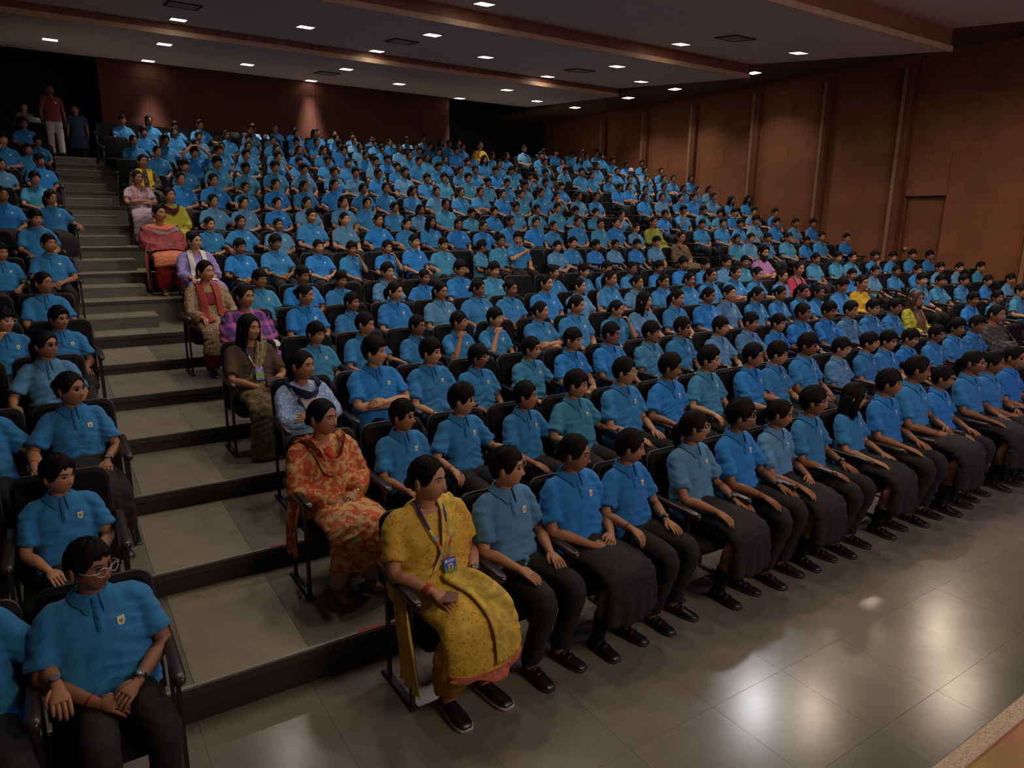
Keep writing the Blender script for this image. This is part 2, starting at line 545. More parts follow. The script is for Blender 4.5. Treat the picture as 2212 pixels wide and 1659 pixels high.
for i, (y, z) in enumerate(zip(EDGE, TOP)):
    yb = EDGE[i + 1] if i + 1 < len(EDGE) else 25.5
    mb = MB()
    mb.box(-6, WALLX, y, yb + .3, -0.2 if i == 0 else TOP[i - 1] - .3, z)
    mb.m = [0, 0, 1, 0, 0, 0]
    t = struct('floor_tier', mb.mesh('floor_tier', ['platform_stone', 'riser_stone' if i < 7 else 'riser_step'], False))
    low = i < 7
    nz = link('nosing', boxmesh('nosing', (-.85 if low else .0, 1.52 if low else 1.40, -.004, .016, -.001, .0072), 'nosing'), t, Matrix.Translation((0, y, z)))
    link('edge_band', boxmesh('edge_band', (-6, WALLX - .05, -.014, .002, -.045, -.001), 'edge_stone'), t, Matrix.Translation((0, y, z)))
    if low:
        off = -.05 * (i % 2)
        for a, b, m in ((-.835, -.24, 'slab_green'), (-.24, .355, 'slab_green'), (.355, .94, 'slab_warm'), (.94, 1.52, 'slab_green' if i != 3 else 'slab_warm')):
            slab(t, a + off, b + off, y + .016, yb, z, m)
    else:
        for a, b in ((.0, .66), (.66, 1.40)):
            slab(t, a, b, y + .016, yb if i < 15 else 21.4, z, 'slab_warm' if i < 13 else 'slab_green')
    if i >= 6 and i + 1 < len(EDGE):      # half step in the aisle
        hz = (z + TOP[i + 1]) / 2 if i < 14 else 3.80
        ym = (y + yb) / 2
        mb = MB()
        mb.box(.1, 1.12, ym, yb + .02, z - .02, hz)
        st = link('half_step', mb.mesh('half_step', ['riser_step'], False), t)
        link('nosing', boxmesh('nosing', (.1, 1.12, -.006, .016, -.012, .0075), 'nosing'), st, Matrix.Translation((0, ym, hz)))
        slab(st, .1, 1.12, ym + .016, yb, hz, 'slab_warm' if i < 13 else 'slab_green')
tp = thing(link('red_tape', boxmesh('red_tape', (1.22, 1.44, 3.432, 3.452, .2065, .208), 'thread_red')), 'strip of red tape along the lowest step edge beside yellow sari', 'tape')
tp = thing(link('red_tape', boxmesh('red_tape', (1.00, 1.20, 4.453, 4.472, .3605, .362), 'thread_red')), 'strip of red tape on step edge below woman in orange', 'tape')

# side wall with the exit door, pilasters and panels
DY0, DY1, DZ0, DZ1 = 8.70, 9.69, .90, 3.20
mb = MB()
mb.box(WALLX, WALLX + .3, -3, DY0, -.2, 7.2)
mb.box(WALLX, WALLX + .3, DY1, 25.5, -.2, 7.2)
mb.box(WALLX, WALLX + .3, DY0, DY1, DZ1, 7.2)
mb.box(WALLX, WALLX + .3, DY0, DY1, -.2, DZ0)
wr = struct('wall_right', mb.mesh('wall_right', ['wall_panel'], False))
dr = MB()
dr.box(WALLX + .16, WALLX + .21, DY0 + .03, DY1 - .03, DZ0, DZ1 - .03)
door = struct('door_1', dr.mesh('door_1', ['wall_panel'], False))
kb = MB()
kb.tube([(WALLX + .16, DY1 - .12, 1.93), (WALLX + .09, DY1 - .12, 1.93)], [.035, .045], 12)
link('door_knob', kb.mesh('door_knob', ['sole_white']), door)
fr = MB()
fr.box(WALLX + .1, WALLX + .2, DY1 - .03, DY1, DZ0, DZ1)
fr.box(WALLX + .1, WALLX + .2, DY0, DY0 + .03, DZ0, DZ1)
fr.box(WALLX + .1, WALLX + .2, DY0, DY1, DZ1 - .03, DZ1)
link('door_frame', fr.mesh('door_frame', ['pilaster_wood'], False), door)
PIL = [21.35, 19.13, 16.89, 14.46, 12.16, 9.97, 6.9, 4.6]
pm = {}
for k, y in enumerate(PIL):
    mb = MB()
    R = []
    dpt = .20 if k != 5 else .30
    for z in (-.1, 6.2):
        R.append([(WALLX, y, z), (WALLX - dpt * .8, y, z), (WALLX - dpt, y - .05, z), (WALLX - dpt, y - .23, z), (WALLX - dpt * .8, y - .28, z), (WALLX, y - .28, z)])
    mb.rings(R)
    pl = link('pilaster', mb.mesh('pilaster', ['pilaster_wood'], False), wr)
    link('lit_edge_strip', boxmesh('lit_edge_strip', (WALLX - dpt - .012, WALLX - dpt, y - .14, y - .05, -.1, 6.2), 'pilaster_lit_edge', .004), pl)  # added strip, its lighter colour paints the lit edge
ZB = [-.1, .62, 1.82, 3.02, 4.22, 5.30, 6.48]
bays = [(23.0, 21.35)] + [(PIL[i] - .28, PIL[i + 1]) for i in range(7)] + [(4.32, 2.0), (2.0, -.4)]
for b1, b0 in bays:
    n = 2 if b1 - b0 > 1.3 else 1
    for j in range(n):
        p0, p1 = b0 + (b1 - b0) * j / n, b0 + (b1 - b0) * (j + 1) / n
        for z0, z1 in zip(ZB[:-1], ZB[1:]):
            lo, hi = p0, p1
            if z0 < DZ1 and p0 < DY1 and p1 > DY0:          # the door bay
                if p1 > DY1 + .05:
                    lo = DY1
                elif p0 < DY0 - .05:
                    hi = DY0
                else:
                    if z1 > DZ1 + .05 and z0 < DZ1:
                        pass
                    continue
                if z1 > DZ1 + .05:
                    z0_ = z0
            key = (round(hi - lo, 3), round(z1 - z0, 3))
            if hi - lo < .05:
                continue
            if key not in pm:
                mb = MB()
                a, c = hi - lo, z1 - z0
                g = .0008
                mb.rings([[(x_, g + i_, g + i_), (x_, a - g - i_, g + i_), (x_, a - g - i_, c - g - i_), (x_, g + i_, c - g - i_)] for x_, i_ in ((0, 0), (-.022, 0), (-.024, .0012))])
                pm[key] = mb.mesh('panel', ['wall_panel'], False)
            link('panel', pm[key], wr, Matrix.Translation((WALLX, lo, z0)))
struct('wall_left', boxmesh('wall_left', (-6.3, -6, -3, 25.5, -.2, 7.2), 'wall_dark'))
# panel above the door
mb = MB()
mb.box(-.02, 0, .01, DY1 - DY0 - .01, .01, 4.22 - DZ1)
link('panel', mb.mesh('panel', ['wall_panel'], False), wr, Matrix.Translation((WALLX, DY0, DZ1)))

# back wall: brown middle, dark entrance recesses on both sides
bw = MB()
bw.box(1.62, 12.3, BACKY, BACKY + .3, 3.6, 7.2)
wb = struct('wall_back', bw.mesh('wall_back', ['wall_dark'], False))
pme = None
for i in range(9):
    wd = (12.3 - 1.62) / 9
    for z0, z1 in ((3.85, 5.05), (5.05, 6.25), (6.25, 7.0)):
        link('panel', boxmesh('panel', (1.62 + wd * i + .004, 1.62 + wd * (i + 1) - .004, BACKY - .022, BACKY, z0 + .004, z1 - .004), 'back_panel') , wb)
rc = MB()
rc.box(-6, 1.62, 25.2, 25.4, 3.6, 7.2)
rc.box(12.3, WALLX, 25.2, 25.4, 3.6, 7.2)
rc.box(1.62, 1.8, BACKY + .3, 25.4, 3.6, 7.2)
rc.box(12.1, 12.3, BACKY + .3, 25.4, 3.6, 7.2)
struct('wall_entrance', rc.mesh('wall_entrance', ['black_void'], False))  # recess walls coloured near black: the unlit look is painted in
sw = MB()
sw.box(1.30, 1.42, 25.17, 25.2, 5.15, 5.27)
sw.box(1.33, 1.39, 25.155, 25.17, 5.18, 5.24)
thing(link('switch_plate', sw.mesh('switch_plate', ['pale_shirt'], False)), 'small pale switch plate in the dark entrance recess behind standing people', 'switch')

# ceiling: four sloping strips, each ending in a wooden fascia with a pale lip
XR = 15.7
STRIP = [(7.93, 5.94, 12.95, .115), (12.91, 6.19, 18.0, .088), (18.0, 6.41, 23.1, .055), (1.8, 5.72, 7.95, .105)]
ceil = struct('ceiling', boxmesh('ceiling', (-6, WALLX, -3, 25.5, 7.2, 7.4), 'wall_dark'))
for n_, (y0, z0, y1, s) in enumerate(STRIP):
    z1 = z0 + s * (y1 - y0)
    mb = MB()
    mb.add([(-6, y0, z0), (XR, y0, z0), (XR, y1, z1), (-6, y1, z1), (-6, y0, z0 + .06), (XR, y0, z0 + .06), (XR, y1, z1 + .06), (-6, y1, z1 + .06)],
           [(0, 3, 2, 1), (4, 5, 6, 7), (0, 1, 5, 4), (2, 3, 7, 6), (0, 4, 7, 3), (1, 2, 6, 5)])
    st = struct('ceiling_strip', mb.mesh('ceiling_strip', ['ceiling_board'], False))
    ztop = 6.58 if n_ == 0 else (z0 + .42 if n_ else 6.6)
    xs = np.linspace(-6, XR, 10)
    for a, b in zip(xs[:-1], xs[1:]):
        link('fascia_board', boxmesh('fascia_board', (a + .003, b - .003, y0 + .01, y0 + .05, z0 + .06, ztop), 'fascia_wood'), st)
        link('fascia_lip', boxmesh('fascia_lip', (a + .001, b - .001, y0 - .05, y0 + .01, z0 - .02, z0 + .085), 'lip_wood'), st)
so = MB()
so.box(XR + .02, WALLX, 1.8, 25.5, 6.50, 6.6)
so.box(XR, XR + .06, 7.93, 23.1, 6.0, 6.56)
so.m[6:] = [0] * 6
so = MB()
so.box(XR + .02, WALLX, 1.8, 25.5, 6.50, 6.6)
soff = struct('ceiling_soffit', so.mesh('ceiling_soffit', ['soffit'], False))
for n_, (y0, z0, y1, s) in enumerate(STRIP):
    z1 = z0 + s * (y1 - y0)
    mb = MB()
    mb.add([(XR, y0, z0 + .05), (XR, y1, z1 + .05), (XR, y1, 7.1), (XR, y0, 7.1), (XR + .03, y0, z0 + .05), (XR + .03, y1, z1 + .05), (XR + .03, y1, 7.1), (XR + .03, y0, 7.1)],
           [(0, 3, 2, 1), (4, 5, 6, 7), (0, 1, 5, 4), (2, 3, 7, 6), (0, 4, 7, 3), (1, 2, 6, 5)])
    link('soffit_face', mb.mesh('soffit_face', ['soffit'], False), soff)

def on_ceiling(u, v):
    """where the sight line of a photographed fitting meets the sloping ceiling (or the side soffit)"""
    d = ray(u, v)
    for n_, (y0, z0, y1, s) in enumerate(STRIP):
        t = (z0 - y0 * s - CAM[2]) / (d[2] - s * d[1])
        p = CAM + d * t
        if t > 0 and y0 <= p[1] <= y1 and p[0] < XR:
            return p, s, n_
    t = (6.5 - CAM[2]) / d[2]
    return CAM + d * t, 0.0, 4

LIGHTS = [(108, 85), (355, 95), (320, 131), (534, 139), (748, 149), (672, 174), (862, 181), (993, 212), (1095, 194), (1160, 218), (385, 42), (660, 58), (814, 110), (934, 75),
          (1049, 123), (1183, 165), (1333, 143), (1385, 176), (1046, 8), (1471, 95), (1725, 114), (1628, 157), (1458, 192), (1357, 211), (1242, 232), (1803, 1)]
rim = MB()
a, b = .165, .150
for q in ((-a, a, -a, -b), (-a, a, b, a), (-a, -b, -b, b), (b, a, -b, b)):
    rim.box(q[0], q[1], q[2], q[3], -.012, .0)
rim_me = rim.mesh('rim', ['lamp_rim'], False)
dif_me = boxmesh('diffuser', (-b, b, -b, b, -.009, -.001), 'lamp_glow')
STN = ['strip with the widest fascia', 'middle ceiling strip', 'last ceiling strip before back wall', 'ceiling strip over the stage apron', 'dark soffit along the side wall']
places = {}
for u, v in LIGHTS:
    p, s, n_ = on_ceiling(u, v)
    places.setdefault(n_, []).append((p[0], p[1], p[2], s))
def hidden(x, y, z):
    d = np.array((x, y, z)) - CAM
    q = d @ _F
    u, v = PW / 2 + FPX * (d @ R2) / q, PH / 2 - FPX * (d @ U2) / q
    return q < 0 or u < -60 or u > PW + 60 or v < -60
# fittings over the apron and nearer the stage that the frame cuts off, on the same grid
for x, y in ((2.4, 10.2), (4.6, 9.3), (8.9, 9.6), (13.2, 12.2), (6.9, 9.0), (2.3, 11.8), (4.9, 11.0)):
    if hidden(x, y, 5.9): places[0].append((x, y, STRIP[0][1] + STRIP[0][3] * (y - STRIP[0][0]), STRIP[0][3]))
for x, y in ((0.6, 15.9), (2.6, 14.9), (.8, 13.6)):
    if hidden(x, y, 6.2): places[1].append((x, y, STRIP[1][1] + STRIP[1][3] * (y - STRIP[1][0]), STRIP[1][3]))
for x, y in ((1.0, 5.6), (3.2, 4.7), (5.4, 3.9), (3.1, 6.8), (5.2, 6.2)):
    if hidden(x, y, 5.9): places.setdefault(3, []).append((x, y, STRIP[3][1] + STRIP[3][3] * (y - STRIP[3][0]), STRIP[3][3]))
for n_, L in places.items():
    for k, (x, y, z, s) in enumerate(sorted(L)):
        e = empty('ceiling_light', (x, y, z))
        e.rotation_euler = (math.atan(s), 0, 0)
        thing(e, 'square white ceiling light, %s from the aisle side in %s' % (ORD[k + 1], STN[n_]), 'ceiling light', 'square lights in the ceiling')
        link('rim', rim_me, e)
        link('diffuser', dif_me, e)
        area_lamp('panel_lamp', (x, y, z - .03), .28, LAMP_W, (1.0, .91, .79), spread=math.pi if n_ == 3 else (1.95 if y < 20.5 else .75))
for p, c, k, sz in STAGE:
    area_lamp('stage_lamp', p, sz, STAGE_W * k, c)
slat = MB()
for i in range(7):
    q = -.22 + .073 * i
    slat.box(-.25, .25, q - .012, q + .012, -.018, -.010)
slat_me = slat.mesh('slats', ['ceiling_board'], False)
back_me = boxmesh('vent_back', (-.27, .27, -.27, .27, -.008, .0), 'vent_dark')
frm = MB()
for q in ((-.3, .3, -.3, -.25), (-.3, .3, .25, .3), (-.3, -.25, -.25, .25), (.25, .3, -.25, .25)):
    frm.box(*q, -.02, .0)
frm_me = frm.mesh('vent_frame', ['vent_dark'], False)
for k, (u, v, lab) in enumerate(((395, 11, 'dark air vent near the stairs side of ceiling'), (868, 89, 'dark air vent midway along the middle ceiling strip'), (1588, 82, 'dark air vent near the side wall by widest fascia'), (1252, 152, 'dark air vent toward the far end of middle strip'), (706, 158, 'dark air vent in the last ceiling strip'))):
    p, s, n_ = on_ceiling(u, v)
    e = empty('ceiling_vent', tuple(p))
    e.rotation_euler = (math.atan(s), 0, 0)
    thing(e, lab, 'air vent', 'air vents in the ceiling')
    link('vent_back', back_me, e)
    o = link('slats', slat_me, e)
    o['kind'] = 'stuff'
    link('vent_frame', frm_me, e)

# stage corner
sm = MB()
sm.box(-6, 13, -3.0, .78, 0, .885, 0)
sm.m = [1, 0, 1, 1, 1, 1]
sg = struct('floor_stage', sm.mesh('floor_stage', ['stage_top', 'stage_front'], False))
link('edge_trim', boxmesh('edge_trim', (-6, 13, .745, .80, .84, .898), 'stage_edge', .006), sg)
# ---------------------------------------------------------------- people: shapes
NPHI = ((60, 54), (36, 32), (20, 17))
HEADC = np.array([0.0, 0.065, 1.075])
rng = np.random.default_rng(11)

def gz(v, c, s):
    return np.exp(-((v - c) / s) ** 2)

def head_surface(th, al, p, feat=True):
    sx, sy, sz = np.sin(th) * np.sin(al), -np.sin(th) * np.cos(al), np.cos(th)
    x, y, z = p['a'] * sx, p['b'] * sy, p['c'] * sz
    low = np.clip(-sz, 0, 1)
    fr, bk = np.clip(-sy, 0, 1), np.clip(sy, 0, 1)
    x = x * (1 - .30 * p['jaw'] * low ** 1.6)
    y = np.where(sy > 0, y * (1 - .42 * low), y * (1 - .07 * fr ** 3 + .05 * low))
    if feat:
        wf = np.clip(fr * 3 - .6, 0, 1)
        ax = np.abs(x)
        t = np.clip((.014 - z) / .046, 0, 1)
        nose = (.003 + .0205 * p['nose'] * t ** 1.35) * np.where(z > -.032, 1, gz(z, -.032, .006)) * gz(x, 0, .0075 + .0085 * t)
        nose = np.where(z > .03, nose * gz(z, .03, .01), nose)
        y = y - wf * nose
        y = y + wf * .0085 * gz(ax, .031, .0165) * gz(z, .009, .0125)
        y = y - wf * .0035 * gz(z, .031, .010) * gz(x, 0, .05)
        y = y - wf * .0065 * p['lip'] * gz(x, 0, .0195) * (gz(z, -.0505, .0050) + gz(z, -.0620, .0058))
        y = y + wf * .0035 * gz(x, 0, .022) * gz(z, -.0560, .0022)
        y = y - wf * .0075 * gz(x, 0, .022) * gz(z, -.089, .014)
        y = y - wf * .0035 * p['cheek'] * gz(ax, .042, .020) * gz(z, -.024, .022)
    return np.stack([x, y, z], -1)

def hgrid(nphi, nth, t0=.012, t1=.985):
    t = np.linspace(-math.pi, math.pi, nphi, endpoint=False)
    al = t - .42 * np.sin(t)
    th = np.linspace(t0, t1, nth) * math.pi
    return np.meshgrid(th, al, indexing='ij')

def rotz(a):
    c, s = math.cos(a), math.sin(a)
    return np.array([[c, -s, 0], [s, c, 0], [0, 0, 1.0]])

def rotx(a):
    c, s = math.cos(a), math.sin(a)
    return np.array([[1.0, 0, 0], [0, c, -s], [0, s, c]])

def headparams(kind='child', r=None):
    r = r or random.Random(1)
    j = lambda s: 1 + r.uniform(-s, s)
    p = dict(a=.0745 * j(.04), b=.095 * j(.03), c=.111 * j(.04), jaw=j(.22), nose=j(.2), lip=j(.3), cheek=j(.6))
    if kind == 'lady':
        p.update(a=.081 * j(.03), b=.100, c=.115, cheek=1.6, nose=1.05 * j(.1))
    return p

def hand(mb, W, d, n, s, k=1.0, curl=.4, lod=0):
    W, d, n = (np.asarray(q, float) for q in (W, d, n))
    d = d / np.linalg.norm(d)
    n = n - d * (n @ d)
    n /= np.linalg.norm(n)
    sd = np.cross(d, n)
    for i, (off, ln) in enumerate(((-.0265, .058), (-.009, .070), (.009, .066), (.0265, .050))):
        off *= s
        b = W + d * (.070 * k) + sd * (off * k)
        P = [b]
        dr = d + sd * off * 2.0
        ang = 0
        for seg, bend in ((.45, .45), (.32, .75), (.23, .6)):
            ang += bend * curl * (1 + .12 * i)
            dd = dr * math.cos(ang) - n * math.sin(ang)
            dd /= np.linalg.norm(dd)
            b = b + dd * ln * k * seg * 1.25
            P.append(b)
        mb.tube(P, [.0088 * k, .0083 * k, .0075 * k, .0058 * k], (8, 6, 5)[lod], up=sd, dome=lod == 0)
    b = W + d * .018 * k + sd * s * .020 * k
    P = [b, b + d * .020 * k + sd * s * .016 * k - n * .004, b + d * .040 * k + sd * s * .022 * k - n * .010 * (1 + curl), b + d * .058 * k + sd * s * .021 * k - n * .014 * (1 + curl)]
    mb.tube(P, [.0125 * k, .0110 * k, .0092 * k, .0070 * k], (8, 6, 5)[lod], up=n, dome=lod == 0)

def arm_pose(name, s, r):
    """elbow, wrist, hand direction, back-of-hand normal, curl (s = +1 is the wearer's left)"""
    j = lambda q: r.uniform(-q, q)
    E = np.array([s * (.218 + j(.012)), -.010 + j(.02), .665 + j(.012)])
    if name == 'lap':
        return E, np.array([s * (.135 + j(.02)), -.205 + j(.03), .612]), (-s * .25, -1, -.20), (0, -.25, 1), .35 + j(.15)
    if name == 'knees':
        return E + (0, -.04, -.01), np.array([s * (.135 + j(.015)), -.245 + j(.02), .606]), (s * .05, -1, -.22), (0, -.2, 1), .45 + j(.15)
    if name == 'clasp':
        return E, np.array([s * .078, -.190, .612 + .012 * s]), (-s * .85, -.75, -.10), (s * .25, -.55, 1), .75
    if name == 'fists':
        return E + (0, -.06, 0), np.array([s * .068, -.235, .618 + .012 * s]), (-s * .75, -.75, .0), (s * .3, -.6, .9), 1.15
    if name == 'rest':      # forearm along the armrest
        return np.array([s * .262, .015, .690]), np.array([s * .285, -.205, .682]), (-s * .05, -1, -.35), (0, -.3, 1), .75
    if name == 'chin':
        return np.array([s * .185, -.125, .690]), np.array([s * .088, -.098, .905]), (-s * .48, .12, 1), (s * .75, -.6, .2), 1.0
    if name == 'mouth':
        return np.array([s * .195, -.145, .735]), np.array([s * .085, -.120, .930]), (-s * .85, .05, .8), (s * .3, -1, .3), .8
    if name == 'cross':
        return np.array([s * .205, -.055, .690]), np.array([-s * .035, -.150, .700 + .018 * s]), (-s * 1, .10, .05), (0, -.75, .7), .4
    if name == 'head':
        return np.array([s * .255, -.125, 1.015]), np.array([s * .085, -.035, 1.185]), (-s * 1, .05, .35), (0, -.35, 1), .35
    if name == 'shoulder':  # hand across to the other shoulder
        return np.array([s * .190, -.105, .735]), np.array([-s * .045, -.105, .855]), (-s * 1, .25, .25), (0, -1, .2), .3
    if name == 'down':
        return np.array([s * .225, .02, .640]), np.array([s * .190, -.13, .515]), (-s * .1, -.8, -.5), (s * .8, 0, .5), .3
    raise KeyError(name)

POSES = {'lap': ('lap', 'lap'), 'knees': ('knees', 'knees'), 'clasp': ('clasp', 'clasp'), 'fists': ('fists', 'fists'), 'restR': ('rest', 'lap'), 'restL': ('lap', 'rest'), 'rest': ('rest', 'rest'),
         'chinR': ('chin', 'clasp'), 'chinL': ('clasp', 'chin'), 'mouth': ('mouth', 'mouth'), 'cross': ('cross', 'cross'), 'head': ('head', 'head'), 'shoulder': ('shoulder', 'lap'), 'mixed': ('knees', 'clasp')}

def shoulder_pts(E, s, fat):
    k = 1 + (fat - 1) * .55
    return [np.array([s * .080 * k, .090, .890]), np.array([s * .132 * k, .088, .884]), np.array([s * .163 * k, .078, .848])]

def build_body(P):
    """one mesh: head with features, neck, trunk, arms with hands, legs"""
    lod, fat, r = P['lod'], P['fat'], random.Random(P['seed'])
    mb = MB()
    hp = P['head']
    TH, AL = hgrid(*NPHI[lod])
    H = head_surface(TH, AL, hp)
    Rm = rotz(P['yaw']) @ rotx(P['nod'])
    hv = H @ Rm.T + HEADC + np.array(P['hoff'])
    tint = [np.ones((H.shape[0] * H.shape[1], 4))]
    loc = H.reshape(-1, 3)
    lips = np.clip(1.25 * gz(loc[:, 0], 0, .021) * gz(loc[:, 2], -.0565, .0095), 0, 1) * (loc[:, 1] < -.05)
    tint[0][:, :3] = 1 + lips[:, None] * (np.array([.98, .55, .55]) - 1)
    beard = P.get('beard', 0)
    k0 = mb.n
    mb.rings(list(hv))
    seg = (12, 10, 7)[lod]
    for s in (-1, 1):
        c = np.array([s * hp['a'] * 1.015, .010, -.004]) @ Rm.T + HEADC + np.array(P['hoff'])
        mb.ball(c, (.010, .019, .031), (10, 7, 5)[lod], (7, 5, 4)[lod], rot=Rm @ rotz(s * .35))
    hc = HEADC + np.array(P['hoff'])
    nk = .0465 * (.75 + .25 * fat)
    mb.tube([(0, .095, .88), (0, .090, .93), (hc[0] * .5, .082, .965), (hc[0], hc[1] + .012, hc[2] - .065), (hc[0], hc[1] + .008, hc[2] - .03)], [nk * 1.35, nk * 1.12, nk, nk * .98, nk * .9], (20, 14, 9)[lod], up=(0, 1, 0), sub=(2, 2, 1)[lod])
    # trunk
    sec = [(.46, .02, .135, .10), (.56, .03, .135, .098), (.66, .05, .128, .088), (.78, .072, .138, .085), (.86, .086, .140, .072), (.900, .09, .105 + .012 * P.get('scoop', 0), .060), (.925, .09, .066 + .022 * P.get('scoop', 0), .054)]
    a = np.linspace(0, 2 * math.pi, (20, 14, 9)[lod], endpoint=False)
    mb.rings([np.stack([np.cos(a) * w_ * fat * .97, yc + np.sin(a) * d_ * fat * .95, np.full(len(a), z_)], 1) for z_, yc, w_, d_ in sec])
    W = {}
    for s, nm in zip((-1, 1), POSES[P['pose']]):
        E, w_, d, n, curl = arm_pose(nm, s, r)
        E = E * np.array([1 + (fat - 1) * .35, 1, 1])
        sp = shoulder_pts(E, s, fat)
        f = .85 + .15 * fat if fat > 1 else fat
        up = (0, .2, 1) if nm in ('lap', 'knees', 'rest', 'clasp', 'fists', 'cross') else (0, -1, .2)
        pts = [sp[0], sp[1], sp[2], (sp[2] + E) / 2, E, E * .62 + w_ * .38, w_]
        rad = [.036, .037, .038, .038, .0345, .0345, .0225]
        rad = [q * f for q in rad[:-1]] + [(.0225 * (.6 + .4 * f), .0190 * (.6 + .4 * f))]
        k = P.get('handk', .98)
        dd = np.asarray(d, float)
        dd = dd / np.linalg.norm(dd)
        nn = np.asarray(n, float)
        nn = nn - dd * (nn @ dd)
        nn /= np.linalg.norm(nn)
        pts += [w_ + dd * q * k for q in (.030, .050, .069, .083)]
        rad += [(.0275 * k, .0168 * k), (.0335 * k, .0155 * k), (.0360 * k, .0130 * k), (.0320 * k, .0085 * k)]
        u0 = np.array([0, -1, .15])
        ups = [u0, u0, u0, u0 * .8 + nn * .2, u0 * .45 + nn * .55, u0 * .1 + nn * .9] + [nn] * 5
        mb.tube(pts, rad, seg, ups=ups, sub=(4, 3, 1)[lod])
        hand(mb, w_, d, n, s, k, curl, lod)
        W[s] = (w_, E, np.asarray(d, float))
    for s in (-1, 1):
        kx = P['kneex'] * s
        lg = P['leg']
        pts = [(s * .075, 0, .50), (s * .095, -.20, .50), (kx, -.375, .485), (kx, -.345, .36), (s * (lg['ax']), lg['ay'], .10), (s * lg['ax'], lg['ay'] + .005, .045)]
        mb.tube(pts, [.070, .064, .050, .047, .033, .034], seg, up=(1, 0, 0), sub=(3, 2, 1)[lod])
        if lg.get('bare'):
            mb.tube([(s * lg['ax'], lg['ay'] + .03, .035), (s * lg['ax'], lg['ay'] - .05, .035), (s * (lg['ax'] + .01), lg['ay'] - .13, .026)], [(.03, .028), (.038, .026), (.034, .014)], seg, up=(0, 0, 1))
    me = mb.mesh('body', ['skin'])
    n = len(me.vertices)
    col = np.ones((n, 4))
    col[:len(tint[0])] = tint[0]
    at = me.attributes.new('tint', 'FLOAT_COLOR', 'POINT')
    at.data.foreach_set('color', col.astype(np.float32).ravel())
    M4 = Matrix.Translation(Vector(hc)) @ Matrix([[*Rm[i], 0] for i in range(3)] + [[0, 0, 0, 1]])
    return me, M4, W

# ---- cloth shells grown over overlapping tubes and fused into one surface
_queue = []
def fuse(key, mb, voxel, smooth, mats, post=None):
    _queue.append((key, mb, voxel, smooth, mats, post))

def run_fuse():
    out, tmp = {}, []
    for key, mb, voxel, smooth, mats, post in _queue:
        me = bpy.data.meshes.new('tmp')
        me.from_pydata([tuple(q) for q in np.concatenate(mb.v)], [], mb.f)
        o = bpy.data.objects.new('tmp', me)
        C.objects.link(o)
        m = o.modifiers.new('r', 'REMESH')
        m.mode = 'VOXEL'
        m.voxel_size = voxel
        m.use_smooth_shade = True
        m2 = o.modifiers.new('s', 'SMOOTH')
        m2.factor = .5
        m2.iterations = smooth
        tmp.append(o)
    dg = bpy.context.evaluated_depsgraph_get()
    for o, (key, mb, voxel, smooth, mats, post) in zip(tmp, _queue):
        me = bpy.data.meshes.new_from_object(o.evaluated_get(dg))
        me.name = 'cloth'
        me.materials.clear()
        for q in mats:
            me.materials.append(M[q])
        n = len(me.vertices)
        co = np.empty(n * 3, np.float32)
        me.vertices.foreach_get('co', co)
        co = co.reshape(-1, 3)
        no = np.empty(n * 3, np.float32)
        me.vertices.foreach_get('normal', no)
        no = no.reshape(-1, 3)
        if post is not None:
            co = post(co, no)
            me.vertices.foreach_set('co', np.ascontiguousarray(co, np.float32).ravel())
        me.polygons.foreach_set('material_index', np.zeros(len(me.polygons), np.int32))
        me.polygons.foreach_set('use_smooth', np.full(len(me.polygons), True))
        me.update()
        out[key] = me
    for o in tmp:
        d = o.data
        bpy.data.objects.remove(o)
        bpy.data.meshes.remove(d)
    _queue.clear()
    return out

def pleats(seed):
    f0 = folds(seed, .003)
    def post(co, no):
        co = f0(co, no)
        x, y, z = co[:, 0], co[:, 1], co[:, 2]
        k = np.clip((.50 - z) / .22, 0, 1)
        q = np.abs(((x * 11 + y * 2) % 1) - .5) * 2
        co = co + no * ((q - .5) * .022 * k)[:, None] * (np.abs(no[:, 2]) < .8)[:, None]
        return co
    return post

def bvh_of(me):
    v = np.empty(len(me.vertices) * 3, np.float32)
    me.vertices.foreach_get('co', v)
    return BVHTree.FromPolygons([tuple(q) for q in v.reshape(-1, 3)], [tuple(p.vertices) for p in me.polygons])

def folds(seed, amp=.0035, sleeves=True):
    from mathutils import noise
    off = Vector((seed * 3.17, seed * 1.31, seed * .77))
    def post(co, no):
        out = np.empty(len(co))
        for i, (x, y, z) in enumerate(co):
            belly = min(1.0, max(0.0, (.84 - z) / .20))
            side = min(1.0, max(0.0, (abs(x) - .09) / .06))
            q = noise.noise(Vector((x * 7 + 2 * z, y * 6, (z + .35 * abs(x)) * 24)) + off)
            q2 = noise.noise(Vector((x * 22 - z * 9, y * 16, z * 13 + x * 8)) - off)
            out[i] = ((1 - abs(q) * 2.6) * (.20 + 1.1 * belly + .4 * side) + q2 * .7) * amp
        return co + no * out[:, None]
    return post

